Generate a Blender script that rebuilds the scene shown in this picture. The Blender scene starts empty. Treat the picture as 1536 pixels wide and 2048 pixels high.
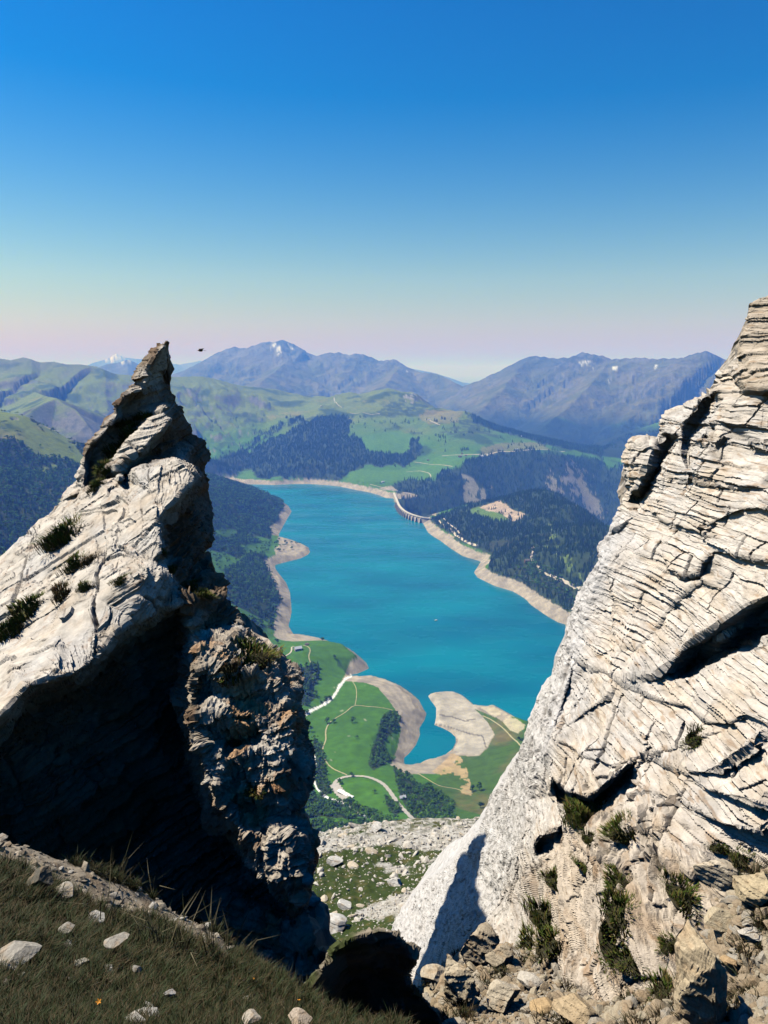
import bpy, math, random
import numpy as np
from mathutils import Vector, Matrix
from mathutils.geometry import delaunay_2d_cdt
R = math.radians
rng = np.random.default_rng(7)
random.seed(7)
SC = bpy.context.scene
COL = SC.collection

# ------------------------------------------------------------------ camera
CAMZ = 690.0
PITCH = R(10.4)
FPX = 1547.0
cam_d = bpy.data.cameras.new("camera")
cam = bpy.data.objects.new("camera", cam_d); COL.objects.link(cam)
cam.location = (0, 0, CAMZ)
cam.rotation_euler = (R(90) - PITCH, 0, 0)
cam_d.sensor_fit = 'VERTICAL'; cam_d.sensor_height = 24.0
cam_d.lens = 24.0 * FPX / 2048.0
cam_d.clip_start = 0.1; cam_d.clip_end = 400000
SC.camera = cam

# ------------------------------------------------------------------ sky, sun, exposure
SUN_EL, SUN_AZ = R(57), R(-80)          # azimuth measured from +Y (view) towards +X; sun stands to the left, a little ahead
w = bpy.data.worlds.new("World"); SC.world = w; w.use_nodes = True
nt = w.node_tree; nt.nodes.clear()
sky = nt.nodes.new('ShaderNodeTexSky'); sky.sky_type = 'NISHITA'; sky.sun_disc = False
sky.sun_elevation = SUN_EL; sky.sun_rotation = SUN_AZ
sky.altitude = 1100; sky.air_density = 1.9; sky.dust_density = 1.4; sky.ozone_density = 1.5
bg = nt.nodes.new('ShaderNodeBackground'); bg.inputs[1].default_value = 0.078
gm = nt.nodes.new('ShaderNodeHueSaturation'); gm.inputs['Saturation'].default_value = 1.33; gm.inputs['Value'].default_value = 0.95
wo = nt.nodes.new('ShaderNodeOutputWorld')
ga = nt.nodes.new('ShaderNodeGamma'); ga.inputs[1].default_value = 1.6; tn = nt.nodes.new('ShaderNodeVectorMath'); tn.operation = 'MULTIPLY'; tn.inputs[1].default_value = (0.245, 0.268, 0.345)
nt.links.new(sky.outputs[0], ga.inputs[0]); nt.links.new(ga.outputs[0], tn.inputs[0]); nt.links.new(tn.outputs[0], gm.inputs['Color']); nt.links.new(gm.outputs[0], bg.inputs[0]); nt.links.new(bg.outputs[0], wo.inputs[0])
sun_d = bpy.data.lights.new("sun", 'SUN'); sun_d.energy = 5.0; sun_d.angle = R(0.53); sun_d.color = (1.0, 0.955, 0.88)
sun = bpy.data.objects.new("sun", sun_d); COL.objects.link(sun)
SUNV = Vector((math.sin(SUN_AZ) * math.cos(SUN_EL), math.cos(SUN_AZ) * math.cos(SUN_EL), math.sin(SUN_EL)))
sun.rotation_euler = SUNV.to_track_quat('Z', 'Y').to_euler()
sun.location = (0, 0, CAMZ + 50)
SC.view_settings.view_transform = 'Standard'; SC.view_settings.look = 'None'
SC.view_settings.gamma = 1.0; SC.view_settings.exposure = 0.65
SC.view_settings.use_curve_mapping = False
SC.render.engine = 'CYCLES'
SC.cycles.use_denoising = True
SC.cycles.max_bounces = 4; SC.cycles.diffuse_bounces = 0; SC.cycles.glossy_bounces = 2
SC.cycles.transmission_bounces = 2; SC.cycles.volume_bounces = 0; SC.cycles.transparent_max_bounces = 8
SC.cycles.caustics_reflective = False; SC.cycles.caustics_refractive = False

HAZE_D, HAZE_C = 1.05e-4, (0.11, 0.30, 1.0, 1.0)
# ------------------------------------------------------------------ geometry of the view: pixel of the photo -> place
cp, sp = math.cos(PITCH), math.sin(PITCH)
def ray(px, py):
    a = (np.asarray(px, float) - 768) / FPX; b = (1024 - np.asarray(py, float)) / FPX
    return a, cp + b * sp, -sp + b * cp
def PD(px, py, D):                       # point at depth D along the view axis
    a, y, z = ray(px, py)
    return np.array([a * D, y * D, CAMZ + z * D])
def PR(px, py, r):                       # point at horizontal range r
    a, y, z = ray(px, py); h = math.hypot(a, y)
    return np.array([a / h * r, y / h * r, CAMZ + z / h * r])
def PZ(px, py, zz):                      # point at height zz
    a, y, z = ray(px, py); t = (zz - CAMZ) / z
    return np.array([a * t, y * t, zz])
def AZ(px, r, zz):                       # azimuth of a column (at the horizon row), range, height
    a, y, z = ray(px, 740); h = math.hypot(a, y)
    return np.array([a / h * r, y / h * r, zz])
def project(X, Y, Z):
    Zc = Z - CAMZ
    d = Y * cp - Zc * sp; u = Y * sp + Zc * cp
    d = np.where(np.abs(d) < 1e-6, 1e-6, d)
    return 768 + FPX * X / d, 1024 - FPX * u / d

# ------------------------------------------------------------------ noise
_ang = rng.random((256, 256)) * 2 * np.pi
GX, GY = np.cos(_ang).astype(np.float32), np.sin(_ang).astype(np.float32)
def pn2(x, y):
    xi = np.floor(x); yi = np.floor(y); fx = (x - xi).astype(np.float32); fy = (y - yi).astype(np.float32)
    xi = xi.astype(np.int64) & 255; yi = yi.astype(np.int64) & 255; x1 = (xi + 1) & 255; y1 = (yi + 1) & 255
    u = fx * fx * fx * (fx * (fx * 6 - 15) + 10); v = fy * fy * fy * (fy * (fy * 6 - 15) + 10)
    a = GX[xi, yi] * fx + GY[xi, yi] * fy; b = GX[x1, yi] * (fx - 1) + GY[x1, yi] * fy
    c = GX[xi, y1] * fx + GY[xi, y1] * (fy - 1); d = GX[x1, y1] * (fx - 1) + GY[x1, y1] * (fy - 1)
    return ((a + (b - a) * u) * (1 - v) + (c + (d - c) * u) * v) * 1.5
def fbm2(x, y, o=5, g=0.5, ridged=False):
    s = 0; amp = 1.0; tot = 0; c, si = math.cos(0.65), math.sin(0.65)
    for i in range(o):
        n = pn2(x + 17.3 * i, y - 9.1 * i)
        if ridged: n = 1 - 2 * np.abs(n)
        s = s + n * amp; tot += amp; amp *= g
        x, y = (x * c - y * si) * 2.03, (x * si + y * c) * 2.03
    return s / tot
T3 = (rng.random((64, 64, 64)) * 2 - 1).astype(np.float32)
def vn3(p):
    i = np.floor(p); f = (p - i).astype(np.float32); i = i.astype(np.int64) & 63; j = (i + 1) & 63
    f = f * f * (3 - 2 * f)
    x0, y0, z0 = i.T; x1, y1, z1 = j.T; fx, fy, fz = f.T
    def L(a, b, t): return a + (b - a) * t
    return L(L(L(T3[x0, y0, z0], T3[x1, y0, z0], fx), L(T3[x0, y1, z0], T3[x1, y1, z0], fx), fy),
             L(L(T3[x0, y0, z1], T3[x1, y0, z1], fx), L(T3[x0, y1, z1], T3[x1, y1, z1], fx), fy), fz)
_RM = np.array([[0.36, 0.48, -0.8], [-0.8, 0.6, 0.0], [0.48, 0.64, 0.6]])
def fbm3(p, o=4, g=0.5, ridged=False):
    s = 0; a = 1.0; t = 0
    for k in range(o):
        n = vn3(p)
        if ridged: n = 1 - 2 * np.abs(n)
        s = s + a * n; t += a; a *= g; p = (p @ _RM) * 2.07 + 11.7
    return s / t
def sst(a, b, x):
    t = np.clip((x - a) / (b - a), 0, 1); return t * t * (3 - 2 * t)
def hash01(*k):
    h = np.zeros(np.shape(k[0]), np.uint64)
    for a in k:
        h = (h ^ (np.asarray(a).astype(np.int64).astype(np.uint64) + np.uint64(0x9E3779B97F4A7C15))) * np.uint64(0xBF58476D1CE4E5B9)
        h = h ^ (h >> np.uint64(29))
    return ((h >> np.uint64(11)).astype(np.float64) / 2**53)
def inpoly(x, y, poly):
    x = np.asarray(x, float); y = np.asarray(y, float); c = np.zeros(x.shape, bool)
    n = len(poly)
    for i in range(n):
        x0, y0 = poly[i][:2]; x1, y1 = poly[(i + 1) % n][:2]
        if y0 == y1: continue
        c ^= ((y0 > y) != (y1 > y)) & (x < (x1 - x0) * (y - y0) / (y1 - y0) + x0)
    return c
def polydist(x, y, pts, closed=True):
    """distance to a polyline, with the parameter along it"""
    best = np.full(x.shape, 1e18); bs = np.zeros(x.shape); n = len(pts); s0 = 0.0; side = np.zeros(x.shape)
    for i in range(n if closed else n - 1):
        ax, ay = pts[i][:2]; bx, by = pts[(i + 1) % n][:2]
        dx, dy = bx - ax, by - ay; L2 = dx * dx + dy * dy + 1e-9; L = math.sqrt(L2)
        t = np.clip(((x - ax) * dx + (y - ay) * dy) / L2, 0, 1)
        d = (x - ax - t * dx) ** 2 + (y - ay - t * dy) ** 2
        m = d < best; best = np.where(m, d, best); bs = np.where(m, i + t, bs)
        side = np.where(m, (x - ax) * dy - (y - ay) * dx, side)
    return np.sqrt(best), bs, side

# ------------------------------------------------------------------ objects
def tag(o, label=None, cat=None, group=None, kind=None):
    if label: o['label'] = label
    if cat: o['category'] = cat
    if group: o['group'] = group
    if kind: o['kind'] = kind
    return o
def mesh_np(name, V, F, mat=None, cols=None, smooth=False, parent=None, attrs=None):
    """V (n,3), F (m,3|4)"""
    me = bpy.data.meshes.new(name); V = np.asarray(V, np.float32); F = np.asarray(F, np.int32)
    k = F.shape[1]
    me.vertices.add(len(V)); me.vertices.foreach_set('co', V.ravel())
    me.loops.add(F.size); me.loops.foreach_set('vertex_index', F.ravel())
    me.polygons.add(len(F)); me.polygons.foreach_set('loop_start', np.arange(0, F.size, k, dtype=np.int32))
    me.polygons.foreach_set('loop_total', np.full(len(F), k, np.int32))
    me.update(calc_edges=True)
    me.polygons.foreach_set('use_smooth', np.full(len(F), smooth, bool))
    if cols is not None:
        a = me.color_attributes.new('Col', 'FLOAT_COLOR', 'POINT')
        c = np.ones((len(V), 4), np.float32); c[:, :cols.shape[1]] = cols; a.data.foreach_set('color', c.ravel())
    if mat: me.materials.append(mat)
    o = bpy.data.objects.new(name, me); COL.objects.link(o)
    if parent: o.parent = parent
    return o
class MB:
    """collects small shapes into one mesh"""
    def __init__(s): s.v = []; s.f = []
    def add(s, vs, fs):
        b = len(s.v); s.v += [tuple(v) for v in vs]; s.f += [tuple(b + i for i in f) for f in fs]
    def box(s, c, d, rz=0.0, tz=0.0):
        cx, cy, cz = c; hx, hy, hz = d[0] / 2, d[1] / 2, d[2] / 2; ca, sa = math.cos(rz), math.sin(rz)
        vs = [(cx + x * ca - y * sa, cy + x * sa + y * ca, cz + z) for z in (-hz, hz) for x, y in ((-hx, -hy), (hx, -hy), (hx, hy), (-hx, hy))]
        s.add(vs, [(3, 2, 1, 0), (4, 5, 6, 7), (0, 1, 5, 4), (1, 2, 6, 5), (2, 3, 7, 6), (3, 0, 4, 7)])
    def build(s, name, mat, parent=None, smooth=False):
        me = bpy.data.meshes.new(name); me.from_pydata(s.v, [], s.f); me.update()
        if smooth: me.polygons.foreach_set('use_smooth', [True] * len(me.polygons))
        me.materials.append(mat); o = bpy.data.objects.new(name, me); COL.objects.link(o)
        if parent: o.parent = parent
        return o
def empty(name, loc, rz=0.0):
    o = bpy.data.objects.new(name, None); COL.objects.link(o); o.location = loc; o.rotation_euler = (0, 0, rz); o.empty_display_size = 0.3
    return o
def copy_tree(o, parent=None):
    c = o.copy(); COL.objects.link(c); c.parent = parent
    for ch in list(o.children): copy_tree(ch, c)
    return c

# ------------------------------------------------------------------ materials
def new_mat(name, rough=0.9, spec=0.2):
    m = bpy.data.materials.new(name); m.use_nodes = True; t = m.node_tree
    b = t.nodes['Principled BSDF']; b.inputs['Roughness'].default_value = rough
    b.inputs['Specular IOR Level'].default_value = spec
    return m, t, b
def flat(name, rgb, rough=0.8, spec=0.2, var=0.15, scale=3.0):
    m, t, b = new_mat(name, rough, spec)
    tc = t.nodes.new('ShaderNodeTexCoord'); n = t.nodes.new('ShaderNodeTexNoise'); n.inputs['Scale'].default_value = scale; n.inputs['Detail'].default_value = 5
    r = t.nodes.new('ShaderNodeMapRange'); r.inputs['To Min'].default_value = 1 - var * 1.6; r.inputs['To Max'].default_value = 1 + var * 1.6
    mx = t.nodes.new('ShaderNodeVectorMath'); mx.operation = 'SCALE'; mx.inputs[0].default_value = rgb
    t.links.new(tc.outputs['Object'], n.inputs['Vector']); t.links.new(n.outputs['Fac'], r.inputs['Value'])
    t.links.new(r.outputs[0], mx.inputs['Scale']); t.links.new(mx.outputs[0], b.inputs['Base Color'])
    return m
def col_mat(name, scale=1.0, var=0.35, bump=0.0, bdist=1.0, rough=0.95, aniso=None, detail=8, spec=0.15):
    """colour from the 'Col' attribute (what the surface is made of), broken up by noise, with fine relief"""
    m, t, b = new_mat(name, rough, spec)
    at = t.nodes.new('ShaderNodeAttribute'); at.attribute_name = 'Col'
    tc = t.nodes.new('ShaderNodeTexCoord'); mp = t.nodes.new('ShaderNodeMapping')
    if aniso: mp.inputs['Rotation'].default_value = aniso[0]; mp.inputs['Scale'].default_value = aniso[1]
    n = t.nodes.new('ShaderNodeTexNoise'); n.inputs['Scale'].default_value = scale; n.inputs['Detail'].default_value = detail; n.inputs['Roughness'].default_value = 0.65
    r = t.nodes.new('ShaderNodeMapRange'); r.inputs['From Min'].default_value = 0.25; r.inputs['From Max'].default_value = 0.75
    r.inputs['To Min'].default_value = 1 - var; r.inputs['To Max'].default_value = 1 + var
    mx = t.nodes.new('ShaderNodeVectorMath'); mx.operation = 'SCALE'
    t.links.new(tc.outputs['Object'], mp.inputs[0]); t.links.new(mp.outputs[0], n.inputs['Vector'])
    t.links.new(n.outputs['Fac'], r.inputs['Value']); t.links.new(at.outputs['Color'], mx.inputs[0]); t.links.new(r.outputs[0], mx.inputs['Scale'])
    t.links.new(mx.outputs[0], b.inputs['Base Color'])
    if bump:
        bp = t.nodes.new('ShaderNodeBump'); bp.inputs['Strength'].default_value = bump; bp.inputs['Distance'].default_value = bdist
        t.links.new(n.outputs['Fac'], bp.inputs['Height']); t.links.new(bp.outputs[0], b.inputs['Normal'])
    return m
# ================================================================== the valley, the lake and the mountains
SHORE_PX = [(430,960),(485,968),(520,969),(550,970),(585,968),(620,968),(650,970),(680,973),(712,980),(740,985),(760,991),(772,996),(788,997),(792,1004),(798,1017),(808,1027),(822,1033),(842,1040),
 (848,1050),(856,1065),(868,1074),(880,1081),(900,1096),(925,1112),(945,1118),(962,1123),(957,1131),(948,1145),(955,1155),(975,1165),(990,1172),(1010,1178),(1026,1183),(1040,1191),(1052,1199),(1062,1210),(1085,1226),(1100,1236),(1115,1244),(1140,1252),
 (1175,1275),(1200,1320),(1190,1370),(1130,1372),(1086,1376),(1084,1382),(1110,1390),(1150,1420),(1110,1450),(1060,1447),(1040,1440),(1020,1428),(1000,1417),(985,1412),(970,1415),(950,1412),(938,1401),(925,1391),(905,1384),(885,1385),(862,1387),(856,1392),(862,1402),(872,1415),(872,1435),(869,1450),
 (885,1456),(900,1464),(911,1474),(912,1484),(905,1498),(890,1510),(870,1519),(850,1525),(828,1533),(818,1535),(808,1526),(808,1516),(820,1505),(832,1490),(840,1470),(839,1456),(849,1440),(853,1427),(847,1418),(838,1400),(822,1386),(800,1371),(775,1363),(745,1356),(722,1358),(702,1356),(699,1350),(715,1347),(738,1337),(733,1326),(720,1314),(706,1302),
 (690,1297),(668,1288),(645,1279),(620,1273),(600,1270),(588,1270),(583,1262),(577,1252),(580,1240),(583,1225),(582,1205),(580,1185),(572,1165),(560,1150),(551,1138),(550,1130),(560,1127),(580,1122),(600,1117),(615,1110),(620,1104),(617,1095),(600,1088),(580,1081),(558,1078),(558,1068),(565,1054),(572,1042),(583,1023),(577,1012),(565,1004),(555,999),(535,997),(500,990),(440,980),(400,972)]
SHORE = np.array([PZ(x, y, 0.0)[:2] for x, y in SHORE_PX])
DAM_AX = np.array([PZ(x, y, 27.0)[:2] for x, y in ((787,985),(792,997),(798,1011),(808,1021),(822,1028),(842,1034),(862,1037))])
# heights known at places read off the photograph: (px, py, z) where seen, ('a', px, range, z) where hidden
CP = [(427,952,175),(470,966,120),(500,979,90),(530,990,62),(560,1003,34),(420,1000,160),(480,1040,85),(520,1055,50),(420,1060,130),(540,1070,30),(420,1100,105),(480,1110,55),(540,1095,26),(590,1095,16),(600,1105,12),
 (420,1160,115),(500,1150,48),(430,1210,125),(500,1200,64),(540,1200,36),(545,1240,24),(500,1245,60),(540,1275,26),(440,1260,100),('a',300,3300,260),('a',300,2400,220),('a',220,3800,300),
 ('r',0,829,3.23),('r',-150,812,3.3),('r',40,831,3.22),('r',75,843,3.2),('r',110,866,3.18),('r',160,889,3.12),('r',0,832,3.45),('r',75,846,3.4),('r',150,889,3.35),('r',50,880,3.0),('r',110,910,2.95),(60,940,360),(100,1010,300),(20,1060,280),(0,1120,250),(200,960,330),(250,1100,200),('a',0,3900,180),('a',150,4200,120),('a',-200,4200,200),('a',-200,2000,500),('a',80,1500,300),
 ('a',60,900,300),('a',300,1200,190),('a',420,900,150),('a',450,1500,90),('a',480,1900,70),
 (595,1297,52),(640,1285,46),(560,1300,45),(690,1300,33),(700,1325,27),(560,1350,40),(650,1345,32),(620,1400,34),(685,1352,6),(665,1390,16),(625,1425,22),(600,1450,26),(620,1490,32),(632,1560,40),(650,1600,48),
 (720,1372,27),(700,1440,34),(750,1410,29),(680,1500,40),(740,1540,44),(735,1480,40),(790,1425,26),(808,1460,24),(800,1495,25),(780,1530,26),(700,1570,50),(690,1590,52),(785,1592,63),(820,1640,82),(745,1558,53),(762,1566,55),(778,1580,59),(800,1612,70),(860,1600,62),(960,1610,60),(900,1560,30),(880,1540,24),(830,1552,30),
 (960,1500,20),(935,1440,9),(900,1420,5),(890,1440,4),(900,1400,6),(930,1470,8),(1000,1440,22),(1030,1500,38),(1000,1560,48),(1040,1460,26),(640,1680,100),(700,1660,104),('a',600,620,150),('a',900,620,150),('a',1200,700,200),('a',1200,1200,110),('a',1500,1200,250),('a',1500,2000,150),('a',1300,1600,60),('a',0,620,330),
 (470,947,28),(430,950,20),(550,952,34),(620,935,90),(700,952,60),(745,965,40),(780,965,36),(620,900,165),(560,900,150),('a',300,5600,180),('a',500,5050,60),
 ('a',450,5500,110),('a',450,6000,240),('a',450,6800,420),('a',400,7300,575),('a',520,7200,520),('a',640,5300,190),('a',640,5900,310),('a',640,6900,440),('a',560,7300,480),('a',300,7000,500),
 (640,960,28),(800,985,27),(800,950,70),(810,900,165),(830,862,255),('r',800,830,6.1),('r',700,790,6.9),('r',640,803,6.9),('r',560,792,7.2),('r',780,780,6.9),('r',740,785,6.9),('r',835,795,6.8),('r',857,813,6.55),('r',880,820,6.3),('r',760,805,6.5),
 ('r',925,825,6.0),('r',960,851,5.8),(920,870,250),(920,912,150),(860,930,105),(815,945,75),('r',870,962,4.45),('r',870,1000,4.25),('r',820,985,4.42),
 ('r',930,925,4.75),('r',930,960,4.60),('r',930,1000,4.42),
 ('a',930,6700,180),('a',830,7300,250),('a',1050,6500,60),('a',1200,6600,-50),
 (1040,871,225),(1000,860,255),(1040,895,170),('r',1000,905,5.05),('r',1000,950,4.85),('r',1000,1000,4.6),('r',1060,900,5.15),('r',1060,950,4.95),('r',1060,1000,4.72),
 (1120,884,165),('r',1130,912,5.2),('r',1130,960,5.02),('r',1130,1030,4.75),('r',1200,900,5.85),('r',1200,927,5.45),('r',1200,965,5.28),('r',1200,1050,4.9),(1240,890,130),('r',1250,930,5.5),('r',1250,1000,5.1),('r',1290,878,6.2),('r',1350,860,6.3),('r',1500,850,6.3),
 ('a',1120,4300,-330),('a',1200,4000,-330),('a',1000,4250,-200),('a',900,4150,-110),('a',840,4100,-90),('a',1300,3600,-300),
 (880,1027,34),(905,1016,55),(950,1006,80),(1000,1000,104),(1050,988,140),(1080,985,152),(1110,988,158),(1150,1012,158),(1200,1052,150),(1225,1082,146),(980,1027,84),(1020,1040,90),(960,1060,62),(1000,1100,70),(1060,1120,96),(1100,1060,128),(1080,1190,52),(1130,1212,46),(1150,1150,104),(1170,1185,90),(1000,1150,42),(890,1050,34),(905,1080,28),(932,1096,27),(985,1135,30),(1060,1192,28),(1100,1222,28),(1250,1150,140),(1300,1300,120),
 ('a',1150,3700,0),('a',1080,3850,20),('a',960,3800,-30),('a',1250,2900,0),('a',900,3750,-10),
 ('a',-500,5000,300),('a',-500,7000,500),('a',2000,3000,400),('a',2000,5000,200),('a',2000,1500,350),('a',-500,3000,500),
 ('a',100,9000,0),('a',600,9000,0),('a',900,8000,-50),('a',1200,8200,-250),('a',1500,8000,-100),('a',0,13000,0),('a',700,13000,0),('a',1500,13000,0),('a',2300,9000,0),('a',-900,9000,0)]
def _cp(c):
    if c[0] == 'r': return PR(c[1], c[2], c[3] * 1000)
    return AZ(c[1], c[2], c[3]) if c[0] == 'a' else PZ(c[0], c[1], c[2])
CPW = np.array([_cp(c) for c in CP])
_x = CPW[:, :2] / 1000.0
def _phi(a, b):
    d2 = ((a[:, None, :] - b[None, :, :]) ** 2).sum(-1); return -np.sqrt(d2 + 0.04 ** 2)
_A = _phi(_x, _x) + np.eye(len(_x)) * 0.006
_W = np.linalg.solve(np.block([[_A, np.ones((len(_x), 1))], [np.ones((1, len(_x))), np.zeros((1, 1))]]), np.append(CPW[:, 2], 0))
def rbf(X, Y):
    out = np.empty(X.size); q = np.stack([X.ravel(), Y.ravel()], 1) / 1000.0
    for i in range(0, len(q), 40000):
        out[i:i + 40000] = _phi(q[i:i + 40000].astype(np.float32), _x.astype(np.float32)) @ _W[:-1] + _W[-1]
    return out.reshape(X.shape)
# mountain crests: (px, py, range)
CRESTS = {
 'snow_range': dict(p=[(150,735,30),(185,722,30),(212,714,30),(232,703,30),(250,711,30),(275,714,30),(300,716,30),(330,722,29),(360,726,29),(400,718,29),(440,730,29),(560,745,29)], k=0.40, wl=1500, amp=420, base=0),
 'blue_hill': dict(p=[(185,738,15),(215,727,15),(240,724,15),(255,718,15),(270,724,15),(290,735,15),(330,748,15),(360,752,15)], k=0.38, wl=700, amp=180, base=0),
 'mid_far': dict(p=[(800,728,24),(845,737,24),(870,742,24),(900,752,24),(925,761,24),(950,764,24),(1000,760,25)], k=0.35, wl=1500, amp=250, base=0),
 'massif': dict(p=[(250,775,14),(330,752,14),(372,738,14),(405,722,13.8),(432,706,13.6),(452,698,13.5),(468,693,13.4),(490,696,13.3),(508,690,13.2),(530,683,13.1),(545,683,13),(565,677,13),(583,685,13),(600,698,13.1),(622,717,13.2),(640,710,13),(657,705,12.8),(678,704,12.7),(695,709,12.6),(718,706,12.5),(735,711,12.4),(760,721,12.3),(790,718,12.1),(803,728,12),(822,737,12),(840,744,11.8),(870,746,11.6),(895,757,11.4),(930,778,11),(1000,815,10.4),(1060,860,9.8)], k=0.47, wl=650, amp=300, base=0),
 'massif_right': dict(p=[(860,850,10.4),(905,800,10.6),(940,768,10.8),(975,760,10.8),(1000,750,10.8),(1030,733,10.8),(1062,711,10.8),(1085,713,10.7),(1110,716,10.6),(1140,714,10.5),(1165,704,10.4),(1180,707,10.3),(1205,711,10.2),(1222,718,10.1),(1250,716,10),(1282,714,9.9),(1305,717,9.8),(1340,716,9.7),(1365,715,9.6),(1390,706,9.5),(1415,701,9.4),(1430,708,9.4),(1448,717,9.4),(1465,727,9.3),(1500,740,9.2),(1560,750,9),(1700,730,9)], k=0.5, wl=520, amp=280, base=-150),
 'dark_spur': dict(p=[(1600,700,7.6),(1500,752,7.6),(1440,790,7.5),(1380,822,7.3),(1300,850,7.1),(1240,868,7.0),(1180,890,6.9)], k=0.42, wl=500, amp=120, base=-200),
 'left_range': dict(p=[(-500,690,7.2),(-200,705,7.2),(-60,716,7.2),(0,717,7.2),(20,720,7.1),(45,714,7.1),(62,718,7),(80,724,7),(105,723,7),(130,728,6.9),(160,728,6.9),(190,732,6.9),(210,740,6.8),(230,747,6.8),(262,750,6.8),(300,752,6.9),(350,753,7),(400,752,7),(430,757,7.1),(470,768,7.2),(520,780,7.3)], k=0.36, wl=420, amp=190, base=50),
 'pyramid': dict(p=[(-20,862,4.6),(40,835,4.75),(85,808,4.9),(112,796,5.0),(128,808,4.9),(150,818,4.8),(175,850,4.6),(215,900,4.4)], k=0.75, wl=260, amp=90, base=50),
 'pyramid_back': dict(p=[(112,796,5.0),(90,792,5.6),(60,780,6.3)], k=0.5, wl=300, amp=90, base=50),
 'spur_a': dict(p=[(600,698,13.1),(560,735,11.6),(520,765,10.6)], k=0.5, wl=420, amp=160, base=0),
 'spur_b': dict(p=[(803,728,12),(770,770,10.6),(700,800,9.6)], k=0.5, wl=420, amp=140, base=0),
 'spur_c': dict(p=[(1222,718,10.1),(1180,770,9.0),(1130,820,8.2),(1090,850,7.7)], k=0.55, wl=380, amp=160, base=-150),
 'spur_d': dict(p=[(1062,711,10.8),(1010,770,9.6),(960,820,8.8)], k=0.5, wl=420, amp=140, base=-150),
}
for c in CRESTS.values(): c['w'] = np.array([PR(a, b, r * 1000) for a, b, r in c['p']])
CRESTS['massif']['w']
def crest_height(X, Y, c, seed):
    P = c['w']; best = np.full(X.shape, 1e12); zb = np.zeros(X.shape); sb = np.zeros(X.shape); s0 = 0.0
    for i in range(len(P) - 1):
        d = P[i + 1, :2] - P[i, :2]; L2 = d @ d; L = math.sqrt(L2)
        t = np.clip(((X - P[i, 0]) * d[0] + (Y - P[i, 1]) * d[1]) / L2, 0, 1)
        q = (X - P[i, 0] - t * d[0]) ** 2 + (Y - P[i, 1] - t * d[1]) ** 2
        m = q < best; best = np.where(m, q, best); zb = np.where(m, P[i, 2] + t * (P[i + 1, 2] - P[i, 2]), zb); sb = np.where(m, s0 + t * L, sb); s0 += L
    d = np.sqrt(best); wl, amp = c['wl'], c['amp']
    g = fbm2(X / (wl * 2.2) + seed * 3.1, Y / (wl * 2.2) - seed, 8, 0.58, True)          # ridged relief
    g2 = fbm2(sb / wl + 0.7 * fbm2(X / wl, Y / wl, 3), d / (wl * 5) + seed, 4, 0.5, True)   # gullies running down from the crest
    f = np.clip(d / (wl * 1.6), 0.03, 1.0)
    return zb - c['k'] * d ** 0.985 * 1.05 + f * amp * (0.55 * (g - 0.35) + 0.5 * (g2 - 0.4))
def polydist_fast(X, Y, r):
    d = np.full(X.shape, 5000.0); q = (r > 600) & (r < 5900); x = X[q].astype(np.float32); y = Y[q].astype(np.float32)
    best = np.full(x.shape, 1e12, np.float32); n = len(SHORE)
    for i in range(n):
        ax, ay = np.float32(SHORE[i]); bx, by = np.float32(SHORE[(i + 1) % n]); dx, dy = bx - ax, by - ay
        ux = x - ax; uy = y - ay
        t = np.clip((ux * dx + uy * dy) / (dx * dx + dy * dy + np.float32(1e-6)), 0, 1)
        ux -= t * dx; uy -= t * dy; np.minimum(best, ux * ux + uy * uy, out=best)
    d[q] = np.sqrt(best); return d
def height(X, Y, far=True):
    """height of the land at world x, y"""
    r = np.hypot(X, Y)
    F = rbf(X, Y)
    global SD, SIN
    d = polydist_fast(X, Y, r); inside = np.zeros(X.shape, bool); _q = (r > 1000) & (r < 5400); inside[_q] = inpoly(X[_q], Y[_q], SHORE); SD, SIN = d, inside
    rough = sst(60, 500, d)
    calm = 1 - .6 * sst(-.20, -.36, np.arctan2(X, Y)) * (r < 4400); F = F + calm * rough * 16 * fbm2(X / 420, Y / 420, 6) + sst(20, 150, d) * 3.0 * fbm2(X / 60, Y / 60, 4)
    up = sst(3800, 6500, r) * sst(100, 400, F)
    F = F + up * 45 * (fbm2(X / 520 + 5, Y / 520, 6, 0.5, True) - .3)
    jit = 8 * fbm2(X / 55 + 3, Y / 55, 4) + 3 * fbm2(X / 14, Y / 14, 2)
    dd = np.maximum(d + jit * sst(0, 25, d), 0)
    terr = dd * (0.66 + 0.40 * fbm2(X / 160 + 11, Y / 160, 3))
    terr = terr + 0.3 * np.sin(terr * 2.6) * sst(2, 8, terr)                                  # bathtub terraces left by the falling water
    h = np.where(inside, -np.minimum(0.35 * d, 25) - 0.3, np.minimum(np.where(dd * .5 < 60, np.maximum(F, 3 * sst(0, 12, d)), F), terr + 0.05))
    gorge = (F < 3)
    h = np.where(~inside & gorge & (terr > 26), F, h)
    dm, tm, _ = polydist(X, Y, DAM_AX, False); dmq = (dm < 120) & ~inside & (tm > 0.6) & (tm < len(DAM_AX) - 1.9) & (r < 5000)
    h = np.where(dmq, np.minimum(h, -6 - .4 * dm), h)
    if far:
        if True:
            for i, (k, c) in enumerate(CRESTS.items()):
                lim = {'pyramid': 3900, 'pyramid_back': 4500, 'left_range': 4700, 'dark_spur': 5700}.get(k, 7000)
                top = 1e9 if k in ('snow_range', 'mid_far', 'massif', 'massif_right') else 16000
                m = (r > lim - 600) & (r < top); hx, hy, rr = X[m], Y[m], r[m]
                v = crest_height(hx, hy, c, i + 1.0)
                v = v - np.maximum(0, lim + 500 - rr) * 1.0
                h[m] = np.maximum(h[m], v)
    return h
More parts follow.
